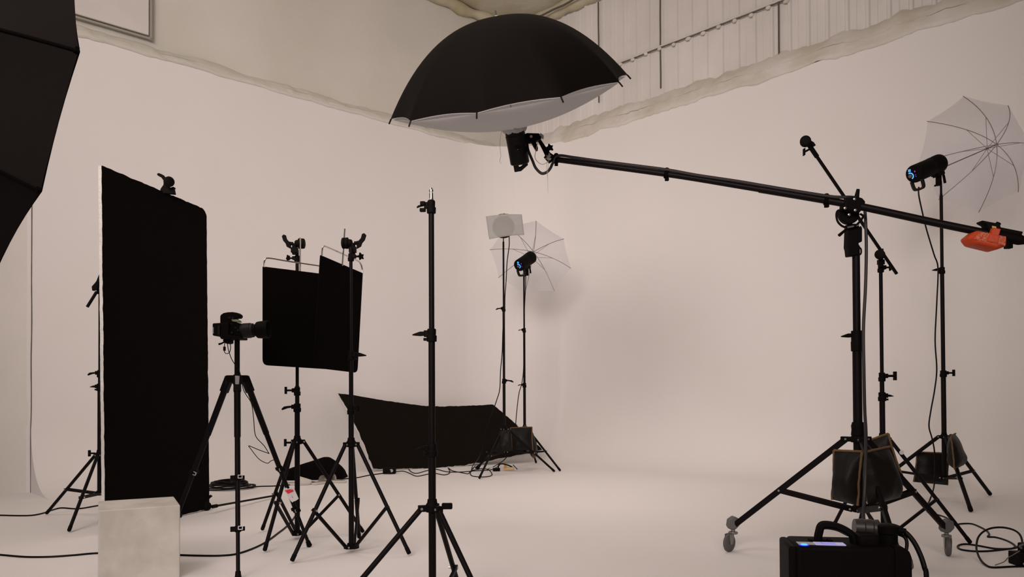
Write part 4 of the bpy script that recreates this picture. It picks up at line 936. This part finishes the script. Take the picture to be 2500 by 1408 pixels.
# ================================================================== CABLES
def cable(label, pts, r, mt='cable_black', k=6, closed=False, grp=None):
    o = MB().path(crv(pts, k, closed), r, 8, closed).build('cable', mt, None); return tag(o, label, 'cable', grp)
def gp(x, y, r=.005): p = G(x, y); p.z = r; return p
def onboom(x, y, o=-.02):  # a point beside the boom tube seen at (x, y)
    d = ray(x, y); tt_ = (x-1350)/(2478-1350); return P(x, y, BA.y+(BZ.y-BA.y)*tt_+o)
bc = [P(1287, 352, 4.62), P(1290, 368, 4.60), P(1300, 392, 4.60), P(1308, 410, 4.60), P(1322, 423, 4.60), P(1335, 420, 4.60), P(1344, 410, 4.60), P(1350, 397, 4.58)]
bc += [onboom(x, y) for x, y in ((1362, 380), (1400, 384), (1450, 391), (1520, 400), (1628, 414), (1700, 427), (1800, 442), (1900, 459), (2018, 478), (2050, 481))]
bc += [P(2075, 481, 4.09), P(2094, 484, 4.13), P(2107, 496, 4.17)]+[P(x, y, Y_) for x, y, Y_ in ((2112, 520, 4.17), (2115, 600, 4.15), (2113, 700, 4.12), (2108, 800, 4.08), (2109, 900, 4.02), (2111, 1000, 3.92), (2114, 1060, 3.80), (2113, 1150, 3.70), (2110, 1220, 3.66), (2108, 1262, 3.60))]
bc += [P(2114, 1287, 3.5), P(2120, 1296, 3.15)]
cable('thick cable from the boom strobe along the boom and down to the power pack', bc, .0085, 'cable_grey')
for x, y in ((1358, 387), (1628, 424), (2018, 487)):
    c = boom_at(x); m = MB(); m.lathe(c-bdir*.010, bdir, [(0, .026), (.02, .026)], 14); m.ell(c+UZ*.028, .014, .012, .010); m.box(c-UZ*.03, (.02, .02, .014))
    w_ = {1358: 'black strap tying the cable at the strobe end of the boom', 1628: 'black strap round the cable in the middle of the left boom', 2018: 'black strap tying the cable just left of the boom pivot'}[x]
    tag(m.build('cable_tie', 'black_fabric', None), w_, 'cable tie', 'straps tying the cable to the boom')
cable('wavy black cable hanging from the round lamp down its stand', [P(1243, 578, 8.68), P(1243, 600, 8.66), P(1238, 640, 8.66), P(1236, 680, 8.68), P(1233, 720, 8.7), P(1232, 760, 8.7), P(1228, 800, 8.7), P(1226, 860, 8.7), P(1222, 905, 8.66), P(1220, 950, 8.64), P(1213, 975, 8.62), P(1208, 990, 8.60), P(1190, 1040, 8.62), P(1172, 1110, 8.75), gp(1155, 1140)+UZ*.02, gp(1150, 1152)], .0052)
cable('thin black cable hanging from the far umbrella strobe', [P(1284, 655, 9.3), P(1283, 700, 9.33), P(1280, 770, 9.34), P(1279, 830, 9.34), P(1278, 900, 9.34), P(1274, 935, 9.3), P(1267, 960, 9.28), P(1262, 1000, 9.26), P(1259, 1036, 9.26), P(1256, 1080, 9.24), P(1235, 1118, 9.15), gp(1205, 1140), gp(1190, 1146)], .0050)
cable('black cable hanging in slow bends from the right strobe to the floor', [P(2243, 456, 6.2), P(2243, 475, 6.2), P(2250, 510, 6.22), P(2262, 560, 6.24), P(2280, 620, 6.26), P(2290, 655, 6.28), P(2287, 740, 6.28), P(2283, 830, 6.28), P(2287, 900, 6.28), P(2282, 950, 6.28), P(2273, 1000, 6.28), P(2268, 1040, 6.28), P(2276, 1072, 6.30), P(2282, 1110, 6.32), P(2281, 1180, 6.3), P(2272, 1215, 5.95), gp(2263, 1238, .006), gp(2266, 1252, .006), gp(2290, 1258), gp(2312, 1266), gp(2322, 1276), gp(2330, 1283), gp(2345, 1280), gp(2372, 1280), gp(2395, 1289), gp(2410, 1298), gp(2415, 1306), gp(2412, 1312), gp(2430, 1313), gp(2455, 1320), gp(2474, 1330), gp(2478, 1337), gp(2466, 1341), gp(2430, 1341), gp(2390, 1334), gp(2362, 1330), gp(2345, 1331), gp(2338, 1336), gp(2346, 1343), gp(2375, 1347), gp(2410, 1347), gp(2450, 1343), gp(2478, 1339), gp(2492, 1331), gp(2510, 1325)], .0058)
cable('black cable making a big raised loop at the right edge', [gp(2520, 1384), gp(2470, 1385), gp(2425, 1387), gp(2408, 1383, .008), P(2394, 1366, 4.22), P(2385, 1345, 4.32), P(2384, 1330, 4.38), P(2388, 1312, 4.44), P(2400, 1298, 4.48), P(2420, 1289, 4.50), P(2447, 1287, 4.48), P(2474, 1293, 4.42), P(2490, 1305, 4.36), P(2496, 1325, 4.28), P(2494, 1345, 4.20)], .0056)
cable('thick black cable arching from the power pack to the floor', [P(2118, 1298, 3.02), P(2148, 1283, 2.95), P(2182, 1284, 2.9), P(2209, 1298, 2.88), P(2230, 1321, 2.86), P(2246, 1352, 2.84), P(2257, 1385, 2.82), P(2262, 1415, 2.80), gp(2262, 1590, .02)], .0092, 'cable_black')
cable('shorter black cable curling down beside the power pack socket', [P(2170, 1297, 2.9), P(2190, 1302, 2.9), P(2208, 1310, 2.88), P(2214, 1325, 2.87), P(2211, 1350, 2.86), P(2203, 1375, 2.85), P(2190, 1405, 2.85), gp(2170, 1560, .02)], .0066)
cable('black cable on the floor running in from the left edge behind the cube', [gp(-60, 1257), gp(0, 1259), gp(50, 1260), gp(80, 1259), gp(105, 1254), gp(125, 1247), gp(150, 1241), gp(190, 1243), gp(235, 1236), gp(280, 1228), gp(330, 1222)], .0062)
cable('black cable on the floor curving behind the cube towards the flag stands', [gp(-60, 1352), gp(0, 1356), gp(60, 1361), gp(120, 1361), gp(180, 1357), gp(240, 1352), gp(330, 1352), gp(427, 1356), gp(480, 1358), gp(540, 1358), gp(585, 1352), gp(640, 1330), gp(680, 1302), gp(702, 1284), gp(720, 1262), gp(726, 1245)], .0062)
t = thing('cable_coil', 'flat coil of black cable on the floor right of the tall board', 'cable coil', G(560, 1191)+UZ*0)
cc0 = G(560, 1192); 
for k in range(9):
    m = MB(); rx = .24-.012*k+random.uniform(-.02, .02); ry = .14*1.5-.012*k; pts = []
    for i in range(36):
        a = 2*math.pi*i/36; pts.append(V((cc0.x+rx*math.cos(a)+.012*math.sin(3*a+k), cc0.y+ry*math.sin(a), .008+.0075*k+.010*abs(math.sin(a*1.5+k)))))
    m.path(pts, .0065, 6, closed=True); m.build('loop', 'cable_black', t)
cable('black cable crossing the floor from the coil to the white slippers', [gp(604, 1190), gp(640, 1188), gp(675, 1187), gp(720, 1183), gp(750, 1178), gp(790, 1177), gp(820, 1172), gp(870, 1167), gp(900, 1161), gp(935, 1156)], .0062)
cable('thin cable snaking left of the far stands, from the black plug box', [gp(965, 1152), gp(985, 1151), gp(1000, 1156), gp(1018, 1163), gp(1045, 1158), gp(1062, 1156), gp(1085, 1160), gp(1098, 1154), gp(1094, 1142)], .0050)
cable('thin cable dipping in front of the bowed board', [gp(996, 1144), gp(1005, 1153), gp(1018, 1156), gp(1040, 1150), gp(1063, 1146), gp(1090, 1152), gp(1120, 1153), gp(1160, 1150), gp(1200, 1147), gp(1220, 1136)], .0050)
cable('thin cable looped round the foot of the left far stand', [gp(1096, 1144), gp(1105, 1150), gp(1125, 1154), gp(1143, 1157), gp(1150, 1150), gp(1175, 1145), gp(1192, 1147), gp(1201, 1157), gp(1196, 1163), gp(1175, 1165), gp(1152, 1162), gp(1149, 1152), gp(1160, 1138)], .0050)

# ================================================================== FLOOR BITS
t = thing('plug_box', 'small black socket box on the floor in front of the bowed board', 'socket box', G(951, 1155))
c = G(951, 1156); m = MB(); m.box(c+UZ*.035, (.14, .10, .07)); m.build('housing', 'black_plastic', t, bevel=.012)
m = MB(); m.lathe(c+V((.03, -.05, .04)), (0, -1, 0), [(0, .018), (.004, .018)], 18); lab(m.build('socket', 'rivet', t), 'pale round socket'); m = MB(); m.path([c+V((.02, -.06, .04)), c+V((0, -.10, .01))], .006); m.build('lead', 'cable_black', t)
# lump of black fabric
cb = G(762, 1172); t = None
m = MB()
def lump(u, v):
    x = -.29+.60*u; y = .30*v-.02
    prof_ = [(0, .105), (.14, .13), (.3, .165), (.62, .225), (.72, .225), (.82, .19), (.93, .13), (1, .06)]
    h_ = prof_[-1][1]
    for i in range(len(prof_)-1):
        if prof_[i][0] <= u <= prof_[i+1][0]:
            h_ = prof_[i][1]+(prof_[i+1][1]-prof_[i][1])*(u-prof_[i][0])/(prof_[i+1][0]-prof_[i][0])
    g = min(1, max(0, math.sin(math.pi*min(1, max(0, v))))**.45)
    if u in (0, 1) or v in (0, 1): g = 0
    return V((cb.x+x, cb.y+y+.05*u, .004+h_*g+(nz((u*3, v*3, 4), 1)*.012 if g else 0)))
m.grid(lump, 30, 16); tag(m.build('black_cloth', 'black_fabric', None, ang=80), 'low heap of black cloth on the floor behind the slippers', 'cloth')
def slipper(label, c, d, grp='white slippers'):
    c = V(c); d = V(d).normalized(); s_ = d.cross(UZ); t = thing('slipper', label, 'slipper', c, grp)
    m = MB(); out = []
    for i in range(28):
        a = 2*math.pi*i/28; lx_ = .135*math.cos(a); w = .052*math.sin(a)*(1+.15*math.cos(a)); out.append((lx_, w))
    m.rings([[c+d*x+s_*y+UZ*zz for x, y in out] for zz in (.002, .022)]); m.build('sole', 'slipper_white', t, bevel=.004)
    m = MB()
    def upf(u, v):
        x = .015+.118*v; w = .053*math.sqrt(max(0, 1-(x/.137)**2))+.004; a = math.pi*u; hh = .070*(1-.55*v)
        return c+d*x+s_*(math.cos(a)*w)+UZ*(.015+math.sin(a)*hh)
    m.grid(upf, 16, 10)
    def upi(u, v): p = upf(u, v); q = c+d*(.015+.118*v)+UZ*.015; return q+(p-q)*.86
    m.grid(upi, 16, 10); m.build('upper', 'slipper_white', t, ang=70)
    m = MB(); m.rings([[c+d*(x*.85)+s_*(y*.8)+UZ*zz for x, y in out] for zz in (.0225, .025)]); lab(m.build('insole', 'slipper_inside', t), 'darker beige insole')
slipper('white slipper lying left, seen from the side', G(728, 1183), (1, .12, 0))
slipper('white slipper with its open end facing the camera', G(786, 1180), (.35, .9, 0))
slipper('white slipper at the right of the group, beside the tripod leg', G(818, 1177), (-.95, .3, 0))
# adapter bits near the far stands
t = thing('adapter_lead', 'small black and yellowish adapter lead on the floor by the far stands', 'adapter', G(1235, 1148))
c = G(1212, 1150); c2 = G(1240, 1149)
m = MB(); m.box(c+UZ*.02, (.085, .04, .035)); m.build('plug', 'black_plastic', t, bevel=.005)
m = MB(); m.path(crv([c+V((.02, 0, .03)), c+V((.03, 0, .075)), c+V((.08, 0, .085)), c2+V((.04, 0, .05)), c2+V((.06, 0, .02))], 5), .008, 8); m.build('lead', 'cable_black', t)
m = MB(); m.box(c2+V((.01, 0, .028)), (.12, .05, .035)); lab(m.build('adapter', 'tan_parts', t, bevel=.008), 'yellowish adapter'); m = MB(); m.box(c2+V((-.03, -.02, .06)), (.03, .02, .05)); lab(m.build('clip', 'orange_clip', t, bevel=.004), 'orange clip')
m = MB(); m.tube(c2+V((.06, 0, .07)), c2+V((.11, -.02, .02)), .005); m.build('pin', 'dark_plastic', t)
# black box at the right edge with a thin strap
bx = G(2474, 1384); bx.x += .035
t = thing('junction_box', 'black box cut off by the right edge, amid the cable loops', 'box', bx)
zt = zy(1352, bx.x, bx.y)
m = MB(); m.box(V((bx.x+.12, bx.y+.05, zt/2)), (.24, .10, zt)); m.build('housing', 'black_plastic', t, bevel=.006)
m = MB(); m.box(V((bx.x+.14, bx.y+.05, zt+.022)), (.20, .07, .050)); m.build('clamp', 'black_plastic', t, bevel=.008)
for q in (.02, .05, .08): lab(MB().lathe(V((bx.x+q, bx.y-.001, .018)), -UY, [(0, .006), (.003, .006)], 10).build('screw', 'rivet', t), 'small bright screw')
m = MB(); m.path(crv([P(2500, 1329, 4.16), P(2490, 1333, 4.14), P(2494, 1338, 4.14)], 4), .006, 6); lab(m.build('tie', 'grey_knob', t), 'grey tie')
m = MB(); m.path(crv([P(2490, 1344, 4.14), P(2472, 1355, 4.14), P(2461, 1361, 4.13), P(2451, 1371, 4.14), gp(2429, 1381, .004)], 5), .0026, 6); tag(m.build('thin_strap', 'grey_knob', None), 'thin grey strap trailing from the black box at the right edge', 'strap')

# ================================================================== C STAND BEHIND THE BOOM
XC, YC = 2.296, 4.83; z = Z(XC, YC)
cs = stand('light_stand', 'black stand behind the boom, holding a slanting arm across it', XC, YC, [(2.759, 4.702), (XC-.12, YC+.465), (XC-.34, YC-.34)], z(1072),
    [(.03, z(958), .0165), (z(958), z(912), .0135), (z(912), z(640), .0110)],
    [(z(968), .0165, 0, 'lever', .55), (z(920), .0135, 0, 'T', 1.3)], CG)
collar(cs, XC, YC, z(655), .0115, 0, 'star', 1.0, .05)
gh = P(2149, 622, YC-.05); grip_head(cs, gh+V((0, .0, 0)), (.55, .83, 0), 1.0, .07)
m = MB(); a = P(1978, 358, 4.62); b = P(2189, 668, 4.80); m.tube(a, b, .0098, n=14); lab(m.build('slanting_arm', 'black_metal', cs), 'slanting arm')
m = MB(); dd = (b-a).normalized(); m.tube(a-dd*.012, a+dd*.075, .0135, n=14); hc = P(1966, 346, 4.60)
m.lathe(hc+V((-.01, -.03, 0)), V((.35, .93, 0)), [(0, .02), (.005, .030), (.016, .032), (.0165, .026), (.02, .026), (.0205, .032), (.036, .032), (.042, .024)], 26)
m.path([hc+V((.02, 0, .004)), hc+V((.045, 0, -.01)), hc+V((.055, 0, -.026))], [.010, .009, .009], 8); ah = m.build('arm_head', 'black_plastic', cs, bevel=.001)
m = MB(); knob_T(m, P(1977, 364, 4.6), (-.9, 0, -.45), 1.0); m.build('knob', 'black_plastic', ah)
tag_m = MB(); q = P(2201, 1104, 4.79); tag_m.lathe(q, -UY, [(0, .014), (.002, .014)], 18); lab(tag_m.build('sticker', 'tag_white', cs), 'round white sticker')
